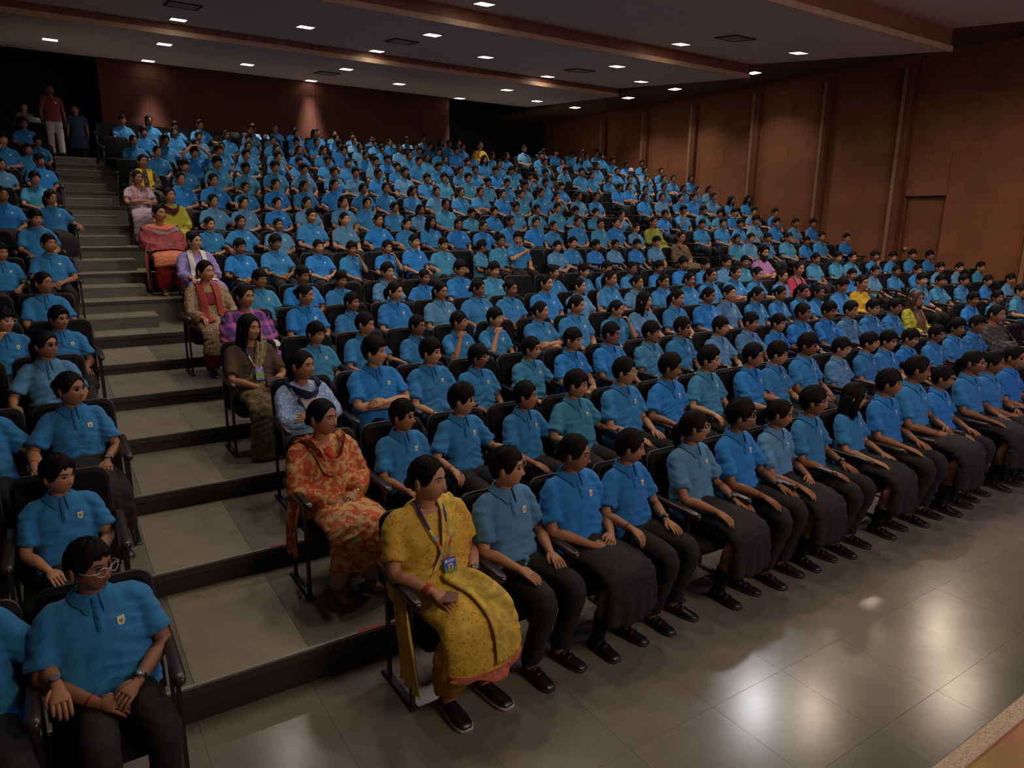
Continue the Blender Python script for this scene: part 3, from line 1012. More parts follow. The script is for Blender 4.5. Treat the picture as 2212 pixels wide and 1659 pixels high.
def torso_shell(mb, fat, hem=.485, seg=28, grow=0.0, bust=0.0, scoop=0.0):
    sec = [(hem, .015, .172, .128), (.53, .020, .176, .130), (.58, .030, .168, .122), (.68, .052, .156, .105), (.78, .072, .158, .100), (.85, .085, .158, .088), (.890, .090, .140, .075), (.922, .090, .102, .063), (.946, .088, .066, .056), (.960, .086, .056, .052)]
    a = np.linspace(0, 2 * math.pi, seg, endpoint=False)
    R = []
    for z, yc, w_, d_ in sec:
        bulge = (fat - 1) * .06 * math.exp(-((z - .60) / .09) ** 2)
        c, s_ = np.cos(a), np.sin(a)
        e = .82
        q = 1 + (fat - 1) * float(np.interp(z, [.78, .85, .89, .93], [1, .75, .45, .40]))
        x = np.sign(c) * np.abs(c) ** e * (w_ + grow) * q
        y = yc + np.sign(s_) * np.abs(s_) ** e * (d_ + grow) * q - bulge * (s_ < 0)
        if bust:
            y = y - bust * .028 * math.exp(-((z - .775) / .05) ** 2) * np.clip(-s_, 0, 1) * np.exp(-((np.abs(x) - .06) / .055) ** 2)
        zz = z - scoop * np.clip(-s_, -.2, 1) * max(0, (z - .890) / .06)
        if scoop and z > .93:
            x, y = x * 1.35, .086 + (y - .086) * 1.15
            zz = zz - .012
        R.append(np.stack([x, y, zz * np.ones(seg)], 1))
    mb.rings(R)

def sleeve(mb, E, w_, s, fat, frac, r0=.060, r1=.060, seg=14):
    sp = shoulder_pts(E, s, fat)
    f = .8 + .2 * fat
    pts, rad = [sp[0], sp[1], sp[2]], [.051 * f, .052 * f, .053 * f]
    if frac <= 1:
        pts += [sp[2] + (E - sp[2]) * frac * q for q in (.5, .96, 1.0)]
        rad += [.050 * f * r0 / .06, .048 * f * r1 / .06, .0485 * f * r1 / .06]
    else:
        g = frac - 1
        pts += [(sp[2] + E) / 2, E, E + (w_ - E) * g * .6, E + (w_ - E) * g]
        rad += [.054 * f, .049 * f, .047 * f * r1 / .06, .043 * f * r1 / .06]
    mb.tube(pts, rad, seg, up=(0, -1, .15), sub=2)

def leg_shell(mb, kneex, lg, puff=1.0, hem=.075, seg=14):
    a = np.linspace(0, 2 * math.pi, 20, endpoint=False)
    mb.rings([np.stack([np.cos(a) * w_, .01 + np.sin(a) * d_, np.full(20, z)], 1) for z, w_, d_ in ((.43, .150, .115), (.48, .165, .125), (.55, .160, .115), (.59, .150, .108))])
    for s in (-1, 1):
        kx = kneex * s
        t = (.36 - hem) / (.36 - .10)
        end = np.array([s * (kneex + (lg['ax'] - kneex) * t), -.345 + (lg['ay'] + .345) * t, hem])
        mb.tube([(s * .070, .02, .505), (s * .085, -.10, .505), (s * .098, -.24, .503), (kx, -.365, .490), (kx, -.375, .43), (kx, -.350, .34), (end + np.array([kx, -.345, .34])) / 2, end + (0, 0, .02), end],
                [.088, .086, .080, .069, .066 * (1 + .3 * (puff - 1)), .062 * puff, .058 * puff, .056 * (.6 + .4 * puff), .054 * (.55 + .45 * puff)], seg, up=(1, 0, 0), sub=2)

def skirt_shell(mb, hem=.27, wide=1.0, deep=1.0, top=.62, seg=22):
    P = [(0, .03, top), (0, .015, .555), (0, -.06, .530), (0, -.18, .522), (0, -.30, .516), (0, -.395, .480), (0, -.425, .40)]
    rad = [(.155, .115), (.172, .118), (.178, .092), (.184 * wide, .084), (.192 * wide, .080), (.200 * wide, .078), (.205 * wide, .070 * deep)]
    if hem < .36:
        P.append((0, -.425, (hem + .40) / 2))
        rad.append((.205 * wide, .075 * deep))
        P.append((0, -.415 if deep < 1.2 else -.39, hem))
        rad.append((.212 * wide, .085 * deep))
    mb.tube(P, rad, seg, up=(0, 1, .3), sub=3)

def shoe_mesh(m='shoe_black', sole='shoe_sole', strap=True):
    mb = MB()
    sec = [(.062, .024, .040), (.050, .030, .058), (.01, .032, .066), (-.05, .037, .058), (-.10, .041, .046), (-.145, .037, .036), (-.172, .022, .024)]
    a = np.linspace(0, 2 * math.pi, 14, endpoint=False)
    R = []
    for y, w_, h in sec:
        x, z = np.cos(a) * w_, np.sin(a)
        z = np.where(z > 0, .022 + z * (h - .022), .022 + z * .010)
        R.append(np.stack([x, np.full(14, y), z], 1))
    mb.rings(R, 0)
    R = []
    for z, g in ((0, .003), (.016, .004)):
        ys = np.array([q[0] for q in sec])
        ws = np.array([q[1] for q in sec]) + g
        R.append(np.concatenate([np.stack([ws, ys - .002, np.full(7, z)], 1), np.stack([-ws[::-1], ys[::-1] - .002, np.full(7, z)], 1)]))
    mb.rings(R, 1)
    if strap:
        for y, h in ((-.030, .064), (-.068, .056)):
            mb.tube([(-.036, y, h * .55), (-.026, y, h * .88), (0, y, h + .004), (.026, y, h * .88), (.036, y, h * .55)], [(.013, .003)] * 5, 6, up=(0, 0, 1), mi=0)
    return mb.mesh('shoe', [m, sole])

def sock_mesh(lg, s, top=.23):
    mb = MB()
    t = (top - .10) / (.36 - .10)
    kx = .115 * s
    p1 = np.array([s * lg['ax'] + (kx - s * lg['ax']) * t, lg['ay'] + (-.345 - lg['ay']) * t, top])
    p0 = np.array([s * lg['ax'], lg['ay'], .055])
    mb.tube([p0, (p0 + p1) / 2, p1], [.040, .042, .048], 12, up=(1, 0, 0))
    return mb.mesh('sock', ['sock'])

# ---- hair in head space
def hairline(al, nodes, v):
    return np.interp(np.abs(al), nodes, v)
NODES = [0, .45, .8, 1.05, 1.3, 1.6, 1.9, 2.3, 3.15]
def hair_cap(mb, style, seed, lod, kind='boy'):
    r = random.Random(seed)
    nphi, nth = ((64, 60), (40, 34), (20, 17))[lod]
    TH, AL = hgrid(nphi, nth)
    p = dict(a=.0755, b=.096, c=.1125, jaw=1, nose=1, lip=1, cheek=1)
    B = head_surface(TH, AL, p, False)
    z = B[..., 2]
    top = np.clip(z / .11, 0, 1)
    if kind == 'boy':
        line = hairline(AL, NODES, [.052 + style[0], .050 + style[0] * .8, .040, .004, -.016, .014, -.034, -.058, -.066])
        line = line + .006 * np.sin(AL * 11 + r.uniform(0, 6)) * (np.abs(AL) < .9) + .004 * np.sin(AL * 23 + r.uniform(0, 6)) * (np.abs(AL) < .9)
        thick = .006 + style[1] * top ** .8 + .0025 * np.sin(AL * 7 + TH * 9 + r.uniform(0, 6)) * top + .0012 * np.sin(AL * 31 - TH * 17)
        thick = thick + style[2] * top * np.clip(np.cos(AL), 0, 1)
    elif kind == 'girl':
        line = hairline(AL, NODES, [.074, .064, .038, .002, -.014, .000, -.034, -.054, -.060])
        thick = .0075 + .003 * top - .004 * gz(AL, 0, .05) * top + .0015 * np.sin(AL * 26)
    elif kind == 'long':
        line = hairline(AL, NODES, [.074, .060, .020, -.050, -.085, -.09, -.1, -.1, -.1])
        thick = .012 + .004 * top - .004 * gz(AL, 0, .05) * top + .0015 * np.sin(AL * 22)
    elif kind == 'patka':
        line = hairline(AL, NODES, [.040, .038, .030, .014, .006, .010, -.02, -.045, -.05])
        thick = .016 + .006 * top + .002 * np.sin(TH * 40)
    else:                                      # cap
        line = hairline(AL, NODES, [.050, .048, .040, .030, .026, .022, .02, .02, .02])
        thick = .014 + .006 * top
    k = np.clip((z - line) / .013 + .5, 0, 1)
    k = k * k * (3 - 2 * k)
    n = B / np.linalg.norm(B, axis=-1, keepdims=True)
    R = B * .94 * (1 - k)[..., None] + (B + n * thick[..., None]) * k[..., None]
    mb.rings(list(R))

BOYS = [(0, .016, .004), (.012, .020, .006), (-.008, .018, .010), (.008, .012, .0), (-.004, .024, .002)]
def hair_mesh(kind, i, lod):
    mb = MB()
    m = 'hair'
    if kind == 'b':
        hair_cap(mb, BOYS[i % 5], i, lod, 'boy')
    elif kind == 'g':
        hair_cap(mb, None, i, lod, 'girl')
        if i % 4 == 0:
            mb.ball((0, .108, .018), (.034, .026, .034), 12, 8)
        elif i % 4 == 1:                       # pony tail
            mb.tube([(0, .085, .01), (0, .108, -.005), (.006, .112, -.06), (.012, .104, -.12), (.014, .098, -.16)], [.018, .030, .032, .024, .007], 10, up=(1, 0, 0), sub=2)
        elif i % 4 == 2:                       # low plait over the shoulder
            P = [(0, .085, -.045), (.05, .075, -.085), (.085, .035, -.12), (.092, -.02, -.18), (.088, -.045, -.25), (.085, -.05, -.29)]
            mb.tube(spline(P, 4), [.016 + .003 * math.sin(q * 2.2) for q in range(20)] + [.005], 8, up=(1, 0, 0))
        else:
            mb.ball((0, .100, -.035), (.030, .026, .030), 12, 8)
    elif kind == 'k':                          # hair band
        hair_cap(mb, None, i, lod, 'girl')
        mb.tube([(0, .085, .01), (0, .110, -.005), (0, .112, -.06), (0, .100, -.12)], [.018, .030, .028, .008], 10, up=(1, 0, 0), sub=2)
    elif kind == 'l':
        hair_cap(mb, None, i, lod, 'long')
        mb.tube([(0, .025, .02), (0, .035, -.04), (0, .045, -.10), (0, .050, -.16), (0, .050, -.205)], [(.088, .070), (.094, .066), (.098, .060), (.098, .052), (.088, .036)], 20, up=(0, 1, 0), sub=2)
        for s in (-1, 1):
            mb.tube([(s * .062, -.030, .045), (s * .080, -.025, -.01), (s * .082, -.018, -.08), (s * .080, -.012, -.15), (s * .070, -.01, -.19)], [(.010, .018), (.014, .026), (.016, .030), (.016, .028), (.006, .010)], 8, up=(0, 1, 0), sub=2)
    elif kind == 't':
        hair_cap(mb, None, i, lod, 'patka')
        mb.ball((0, -.045, .112), (.024, .024, .020), 10, 7)
    elif kind == 'c':
        hair_cap(mb, None, i, lod, 'cap')
        a = np.linspace(0, 2 * math.pi, 20, endpoint=False)
        mb.rings([np.stack([np.cos(a) * (.085 + q), np.sin(a) * (.10 + q) - .012, np.full(20, z)], 1) for q, z in ((-.01, .052), (.030, .036), (.030, .031), (-.01, .044))], cap=False)
        m = 'cap_grey'
    return mb.mesh('hair' if kind not in 'ct' else 'headgear', [m])

def front_y(x, z, p):
    th, al = np.meshgrid(np.linspace(.25, .8, 70) * math.pi, np.linspace(-.9, .9, 70), indexing='ij')
    q = head_surface(th, al, p).reshape(-1, 3)
    return q[np.argmin((q[:, 0] - x) ** 2 + (q[:, 2] - z) ** 2)][1]

def eyes_mesh(p, lod, brows, sides=(-1, 1)):
    mb = MB()
    for s in sides:
        y0 = front_y(s * .031, .0085, p)
        n = 12 if lod == 0 else 8
        a = np.linspace(0, 2 * math.pi, n, endpoint=False)
        R = []
        for q in (1.0, .78, .52, .30):
            w_, h = .0150 * q, .0068 * q
            if q == .52:
                w_, h = .0066, .0060
            if q == .30:
                w_, h = .0030, .0030
            zz = np.sin(a) * h
            R.append(np.stack([s * .031 + np.cos(a) * w_, y0 - .0035 + .004 * (q > .9) + .006 * ((np.cos(a) * w_) / .015) ** 2, .0085 + zz], 1))
        k = mb.n
        v = np.concatenate(R)
        f, mi = [], []
        for i in range(3):
            for j in range(n):
                f.append((i * n + j, i * n + (j + 1) % n, (i + 1) * n + (j + 1) % n, (i + 1) * n + j))
                mi.append(0 if i < 2 else 1)
        f.append(tuple(3 * n + j for j in range(n)))
        mi.append(1)
        mb.add(v, f)
        mb.m[-len(f):] = mi
        # upper lash line
        L = [(s * .031 + q * .016, y0 - .004 + .006 * q * q, .0085 + .0068 * math.sqrt(max(0, 1 - (q * .97) ** 2)) + .0008) for q in (-1, -.6, 0, .6, 1)]
        mb.tube(L, [.0009, .0014, .0017, .0016, .0010], 5, up=(0, 0, 1), mi=1)
        if brows:
            brow_tube(mb, p, s, 1)
    return mb.mesh('eyes' if len(sides) > 1 else 'eye', ['eye_white', 'eye_iris'])

def brow_tube(mb, p, s, mi):
    L = []
    for x, z in ((.013, .0265), (.022, .0305), (.034, .0325), (.046, .0285), (.052, .0235)):
        L.append((s * x, front_y(s * x, z, p) - .0012, z))
    mb.tube(L, [(.0014, .0026), (.002, .0036), (.002, .0034), (.0016, .0024), (.001, .0012)], 6, up=(0, 0, 1), mi=mi)

def face_parts(p):
    out = []
    for s in (-1, 1):
        out.append(('eye', eyes_mesh(p, 0, False, (s,))))
        mb = MB()
        brow_tube(mb, p, s, 0)
        out.append(('eyebrow', mb.mesh('eyebrow', ['brow'])))
    return out

def glasses_mesh(light, lod=0):
    mb = MB()
    n = 14 if lod == 0 else 8
    a = np.linspace(0, 2 * math.pi, n + 1)
    for s in (-1, 1):
        mb.tube([(s * .031 + .0225 * math.cos(q), -.1035 + .006 * max(0, math.cos(q) * s), .005 + .0185 * math.sin(q)) for q in a], [.0017] * (n + 1), 5, up=(0, 1, 0))
        mb.tube([(s * .0535, -.098, .009), (s * .072, -.085, .010), (s * .079, -.02, .008), (s * .079, .014, .002)], [.0016] * 4, 5)
    mb.tube([(-.0095, -.1035, .008), (0, -.108, .010), (.0095, -.1035, .008)], [.0016] * 3, 5)
    return mb.mesh('glasses', ['glass_frame_light' if light else 'glass_frame'])

# ---- details that lie on a shirt
def snap(bv, p, off):
    h = bv.find_nearest(Vector(p))
    return np.array(h[0]) + np.array(h[1]) * off

def collar_mesh(bv, lod, m):
    mb = MB()
    n = (30, 20, 12)[lod]
    g = .26
    a = np.linspace(g, 2 * math.pi - g, n)
    R = [[], [], [], []]
    for q in a:
        fr = (1 + math.cos(q)) / 2                 # 1 at the front
        tip = max(math.exp(-((q - g) / .35) ** 2), math.exp(-((2 * math.pi - g - q) / .35) ** 2))
        d = np.array([math.sin(q), -math.cos(q), 0])
        ctr = np.array([0, .084, 0])
        zt = .984 - .026 * fr
        R[0].append(ctr + d * (.0545, .054, 0) + (0, 0, zt - .010))
        R[1].append(ctr + d * (.0590, .0575, 0) + (0, 0, zt))
        R[2].append(ctr + d * (.0675, .066, 0) + (0, 0, zt - .012))
        lowp = ctr + d * (.088 + .022 * tip, .084 + .020 * tip, 0) + (0, 0, .948 - .030 * fr - .030 * tip)
        R[3].append(snap(bv, lowp, .007))
    mb.rings(R, cap=False, loop=False)
    # placket
    R = []
    for z in np.linspace(.945, .815, 7):
        ys = []
        for x in (-.018, 0, .018):
            h = bv.ray_cast(Vector((x, -.6, z)), Vector((0, 1, 0)))
            ys.append(h[0].y if h[0] is not None else -.02)
        y = min(ys) - .0045
        R.append([(-.0165, y + .012, z), (-.0150, y, z), (.0150, y, z), (.0165, y + .012, z)])
    mb.rings(R, cap=False)
    if lod == 0:
        for z in (.905, .865, .83):
            h = bv.ray_cast(Vector((0, -.6, z)), Vector((0, 1, 0)))
            if h[0] is not None:
                mb.ball((0, h[0].y - .006, z), (.0055, .003, .0055), 8, 4)
    return mb.mesh('collar', [m])

def crest_mesh(bv):
    mb = MB()
    c = (.078, -.3, .825)
    prof = [(-.015, .019), (.015, .019), (.0155, .0), (.011, -.012), (0, -.021), (-.011, -.012), (-.0155, .0)]
    for k, mi, off in ((1.0, 0, .0028), (.50, 1, .0036)):
        P = []
        for x, z in prof:
            h = bv.ray_cast(Vector((c[0] + x * k, -.5, c[2] + z * k)), Vector((0, 1, 0)))
            q = np.array(h[0]) if h[0] is not None else np.array((c[0] + x * k, -.02, c[2] + z * k))
            P.append(q)
        P = np.array(P)
        P[:, 1] = np.polyval(np.polyfit(P[:, 0], P[:, 1], 1), P[:, 0]) * .5 + P[:, 1] * .5
        f = [tuple(range(7))[::-1]] + [(i, (i + 1) % 7, (i + 1) % 7 + 7, i + 7) for i in range(7)]
        mb.add(np.concatenate([P - (0, off, 0), P + (0, .004, 0)]), [tuple(range(7))] + f[1:], mi)
    return mb.mesh('crest', ['crest_cream', 'crest_green'], False)

def band_mesh(name, w_, E, d, rx, width, m, face=False):
    """a watch, thread or bangle round a wrist"""
    mb = MB()
    ax = (w_ - E) / np.linalg.norm(w_ - E)
    c = w_ - ax * .022
    mb.tube([c - ax * width, c + ax * width], [rx, rx * .97], 12, up=(0, 0, 1), mi=0)
    if face:
        u = np.array([0, -.3, 1.0])
        u -= ax * (u @ ax)
        u /= np.linalg.norm(u)
        mb.tube([c + u * rx * .8, c + u * (rx + .003), c + u * (rx + .0042)], [.018, .018, .014], 10, up=ax, mi=1)
    return mb.mesh(name, [m] + (['watch_face'] if face else []))

PEOPLE_TXT = '1 -0.50 0.03 bM;3 -0.52 -0.02 bM;1 -0.01 -0.0 bMs;1 1.56 0.06 T:yellow_saree;1 2.07 0.04 bF;1 2.56 0.04 gBs;1 3.02 0.0 bB;1 3.62 0.04 gFs;1 4.1 0.05 bBs;1 4.56 -0.0 gFk;1 4.98 0.04 bMs;1 5.56 0.01 gMl;1 6.08 0.06 bB;1 6.54 0.15 gM;1 7.04 -0.0 bB;1 7.61 0.09 gMs;1 8.06 0.05 gM;1 8.52 0.06 gB;2 -0.1 -0.11 bM;2 1.33 -0.01 T:orange;2 1.88 -0.07 bM;2 2.34 -0.02 bM;2 2.89 -0.06 bM;2 3.37 -0.03 bT;2 3.88 0.02 bMs;2 4.41 0.0 bB;2 4.9 0.02 bTs;2 5.52 -0.01 bBs;2 5.89 -0.02 bMs;2 6.37 0.02 bM;2 6.97 -0.06 bFs;2 7.5 -0.05 bM;2 7.89 -0.06 bM;2 8.36 -0.07 bB;2 8.96 -0.07 bMs;2 9.45 -0.02 bM;2 9.97 -0.02 bM;2 10.49 0.07 T:dark_shawl;3 0.01 -0.02 gM;3 1.52 -0.03 T:kurta;3 2.11 0.03 bB;3 2.61 -0.02 bM;3 3.08 -0.12 bMs;3 3.65 -0.08 bT;3 4.14 -0.04 bBs;3 4.63 -0.02 bBs;3 5.18 -0.05 bTs;3 5.64 -0.03 bM;3 6.25 -0.07 bFs;3 6.77 -0.05 bF;3 7.29 -0.1 bB;3 7.75 -0.0 bB;3 8.3 -0.01 bB;3 8.79 -0.03 bF;3 9.32 -0.03 bM;3 9.87 -0.05 bM;3 10.42 0.03 T:yellow_green;3 12.15 -0.06 bB;3 12.98 -0.07 bM;3 13.82 -0.0 bT;4 -0.11 -0.03 gFs;4 1.38 -0.02 T:brown_saree;4 1.96 -0.11 bT;4 2.44 -0.05 bM;4 2.99 -0.14 bMs;4 3.46 -0.1 bMh;4 3.9 -0.09 bMh;4 4.5 -0.05 gM;4 5.0 -0.01 gM;4 5.61 -0.09 gMh;4 6.06 -0.02 gFl;4 6.63 -0.01 gM;4 7.21 -0.01 gB;4 7.62 -0.0 gFs;4 8.21 -0.04 gMs;4 8.72 -0.05 gM;4 9.23 -0.04 gM;4 9.64 -0.08 gM;4 10.23 -0.0 bM;4 10.77 0.01 T:yellow_kurta;4 12.59 -0.0 bMs;4 13.24 -0.04 bTs;4 14.1 -0.06 bM;4 15.05 -0.13 bB;4 16.0 -0.15 bF;5 -0.4 -0.1 bMsh;5 -0.0 -0.13 bM;5 1.59 -0.0 T:purple_plaid;5 2.2 0.0 gBs;5 2.71 -0.14 bM;5 3.22 -0.01 gBk;5 3.8 -0.03 gFs;5 4.31 -0.02 gM;5 4.78 -0.04 gM;5 5.33 -0.0 gB;5 5.88 -0.06 gF;5 6.42 0.02 gM;5 6.92 -0.05 gF;5 7.44 -0.05 gM;5 7.97 -0.05 gM;5 8.44 -0.0 gMs;5 9.01 0.02 gM;5 9.54 -0.01 gM;5 10.2 -0.07 gFs;5 10.61 0.03 T:pink;5 12.21 -0.11 bB;5 12.95 -0.07 bFs;5 13.7 -0.09 bM;5 14.48 -0.09 bB;5 15.36 -0.07 bF;5 16.17 -0.09 bF;5 17.11 -0.1 bT;6 -0.09 -0.02 gMs;6 1.44 0.04 T:red_scarf;6 2.02 -0.06 bTs;6 2.52 -0.03 bB;6 3.0 -0.1 bM;6 3.63 -0.02 bF;6 4.15 -0.12 bB;6 4.7 -0.01 bBs;6 5.24 -0.04 bT;6 6.31 -0.13 bM;6 6.89 -0.1 bM;6 7.34 -0.07 bM;6 7.88 -0.09 bMs;6 8.48 -0.09 bB;6 9.04 -0.04 bBs;6 9.61 -0.07 bM;6 10.15 -0.04 bFs;6 10.65 -0.05 bT;6 11.16 0.1 T:bearded;6 12.8 -0.03 bT;6 13.55 -0.02 bT;6 14.07 -0.03 bT;6 14.91 -0.02 bMh;6 15.63 -0.05 bMs;6 16.43 -0.02 bM;6 17.22 -0.05 bBs;8 -0.51 -0.07 bM;8 -0.0 0.03 bM;8 1.71 0.04 T:purple_kurta;8 2.3 -0.03 bB;8 2.81 0.02 bM;8 3.45 -0.05 bB;8 3.98 -0.08 bMh;8 4.58 -0.07 bBh;8 5.07 0.02 bB;8 5.6 -0.03 bT;8 6.38 -0.07 bTr;8 6.75 0.02 bT;8 7.12 0.07 bMa;8 8.01 -0.09 bFs;8 8.38 -0.03 bMs;8 8.96 -0.08 bB;8 9.46 -0.07 bF;8 10.04 -0.07 bB;8 10.58 -0.02 bF;8 11.3 0.06 T:dark_print;8 13.09 0.02 bT;8 13.58 0.04 bF;8 14.19 0.04 bMt;8 14.96 0.05 bT;8 15.69 -0.04 bB;8 16.29 0.06 bM;8 17.39 0.03 bB;9 -0.12 0.02 bM;9 1.43 0.1 T:shawl;9 2.11 -0.04 gM;9 2.58 -0.01 gM;9 3.16 -0.05 gF;9 3.71 0.1 gM;9 4.29 0.05 gFs;9 4.9 0.04 gB;9 5.44 -0.02 gM;9 5.93 0.02 gMl;9 6.5 -0.01 gB;9 7.05 -0.05 gBs;9 7.67 0.05 gM;9 8.28 0.03 gB;9 8.73 -0.04 gM;9 9.36 0.05 gMs;9 9.98 0.01 gTs;9 10.43 0.04 gBP;9 11.03 -0.07 gF;9 11.55 0.05 T:olive;9 13.14 0.02 bM;9 13.87 0.05 bM;9 14.52 0.04 bMs;9 15.1 0.13 bF;9 15.91 0.08 bB;9 16.73 0.07 bFs;9 17.53 0.07 bB;10 -0.49 0.05 gB;10 0.1 0.02 gM;10 1.74 0.09 T:lime;10 2.4 0.03 gF;10 2.89 0.01 gF;10 3.46 0.01 gB;10 3.99 0.03 gFs;10 4.67 0.06 gF;10 5.14 0.05 gM;10 5.7 -0.02 gM;10 6.25 -0.05 gF;10 6.82 0.07 gTs;10 7.42 -0.1 bT;10 7.97 -0.06 bB;10 8.52 0.04 bTs;10 9.08 0.0 bT;10 9.64 0.04 bT;10 10.15 -0.02 bT;10 10.75 -0.05 bT;10 11.56 -0.07 gMh;10 12.98 -0.05 bBs;10 13.63 0.06 bMh;10 14.37 0.07 bT;10 15.01 0.0 bT;10 15.6 0.03 bBs;10 16.39 0.08 bF;10 17.31 0.06 bB;11 -0.07 0.0 bT;11 1.41 0.06 T:lavender;11 2.09 0.08 gB;11 2.64 0.08 gB;11 3.19 -0.03 gM;11 3.75 0.04 gB;11 4.3 0.03 gM;11 4.9 0.08 gB;11 5.5 0.02 gM;11 6.0 0.05 gM;11 6.61 0.01 gM;11 7.18 0.02 gFs;11 7.78 0.02 gMs;11 8.28 0.04 gM;11 8.88 0.01 gB;11 9.4 0.02 gT;11 9.96 0.07 gM;11 10.43 -0.0 gMh;11 11.11 0.03 gF;11 11.68 0.03 gM;11 13.33 0.06 gB;11 13.96 0.08 gF;11 14.65 0.07 gM;11 15.18 0.11 gB;11 15.97 0.15 gFs;11 16.75 0.07 gMl;11 17.47 0.1 gMl;12 -0.54 -0.08 gF;12 0.03 0.01 bB;12 1.64 0.07 T:yellow_scarf;12 2.35 0.03 bMs;12 2.94 0.12 bT;12 3.47 0.04 bTs;12 4.05 0.1 bT;12 4.64 0.08 bF;12 5.29 0.05 bM;12 5.77 0.06 bF;12 6.3 0.06 bBs;12 6.93 0.12 bF;12 7.49 0.01 bMh;12 7.94 0.04 bT;12 8.59 0.06 bT;12 9.15 -0.02 bT;12 9.7 -0.01 bM;12 10.24 -0.05 bF;12 10.87 0.03 bM;12 11.4 -0.04 bB;12 13.37 0.03 gBd;12 13.76 0.04 gBx;12 14.39 -0.01 gM;12 15.11 0.08 gM;12 15.91 0.07 gM;12 16.49 0.03 gM;12 17.01 0.07 gF;13 -0.49 0.08 bMh;13 -0.13 -0.07 bM;13 2.04 0.02 gM;13 2.73 0.04 bBH;13 3.2 0.1 bM;13 3.75 0.05 bM;13 4.42 0.05 bMh;13 4.88 -0.03 bM;13 5.53 0.03 bMs;13 6.02 -0.01 bMs;13 6.69 0.07 bFs;13 7.25 -0.03 bM;13 7.84 0.17 bMs;13 8.38 0.03 bM;13 8.99 -0.03 bMs;13 9.42 0.01 bM;13 10.04 0.01 bB;13 10.53 0.03 bT;13 11.17 -0.09 bTh;13 11.66 0.02 bM;13 12.92 0.11 bMs;13 13.3 0.04 gM;13 13.98 -0.05 gM;13 14.77 -0.02 gM;13 15.46 0.02 gM;13 16.16 0.06 gM;13 16.58 0.07 gM;13 17.36 0.1 gB;14 0.04 -0.11 bM;14 1.74 0.02 gM;14 2.35 0.06 bM;14 2.96 0.03 gM;14 3.49 -0.0 gM;14 4.07 0.04 gM;14 4.7 0.02 gM;14 5.23 0.03 gB;14 5.82 0.06 gM;14 6.34 0.08 bB;14 6.9 0.02 gM;14 7.46 -0.05 bB;14 8.09 0.07 gM;14 8.59 0.05 gT;14 9.14 0.02 gB;14 9.85 -0.0 bM;14 10.36 0.09 gMl;14 10.85 0.01 gM;14 11.42 -0.09 gM;14 12.41 0.14 gMh;14 13.15 -0.03 bTd;14 14.4 0.1 gM;14 15.22 -0.0 gM;14 15.8 0.01 gMc;14 16.4 0.08 gF;14 17.13 0.09 gM;15 -0.16 -0.02 bMs;15 2.07 -0.03 bB;15 2.7 0.01 gM;15 3.22 -0.04 bF;15 3.85 0.03 gM;15 4.35 -0.02 bM;15 4.93 -0.02 gM;15 5.51 -0.02 bBh;15 6.03 -0.0 gM;15 6.62 -0.02 bB;15 7.18 -0.03 gF;15 7.81 -0.04 bMs;15 8.33 0.01 gF;15 8.91 -0.03 bM;15 9.53 -0.01 bM;15 10.08 0.04 bBs;15 10.64 -0.03 gM;15 11.3 -0.03 bM;15 11.81 -0.02 gM;15 13.05 0.08 bM;15 13.89 -0.07 gMh;15 14.59 0.06 gMl;15 15.31 -0.12 bM;15 15.99 0.08 bM;15 16.57 -0.01 bB;15 17.28 0.06 bM;16 1.77 0.02 bM;16 2.33 0.06 gM;16 2.9 -0.03 bM;16 3.47 0.05 bMs;16 4.67 0.02 gF;16 5.19 -0.07 bF;16 5.84 0.0 gM;16 6.33 0.04 gB;16 6.93 -0.03 gB;16 7.46 -0.05 gF;16 8.06 -0.08 bM;16 8.52 -0.03 gB;16 9.34 -0.09 gM;16 9.79 -0.06 gM;16 10.44 0.05 gM;16 10.9 -0.01 gB;16 11.52 0.06 T:yellow_back;16 13.17 0.07 bF;16 14.45 0.03 bB;16 15.09 0.05 bMd;16 15.73 -0.01 bM;16 16.42 0.03 bM;17 4.99 -0.04 bF;17 5.6 0.02 gB;17 6.11 0.01 gB;17 6.78 -0.03 gM;17 7.27 -0.02 gF;17 7.82 -0.04 bF;17 8.41 -0.07 gF;17 9.01 -0.08 gF;17 9.56 -0.04 gF;17 10.14 0.05 gF;17 10.73 -0.03 gMl;17 11.37 -0.01 gM;17 14.72 -0.09 bM;17 16.47 -0.02 bF;17 17.12 0.03 bF;17 17.97 -0.09 bB'
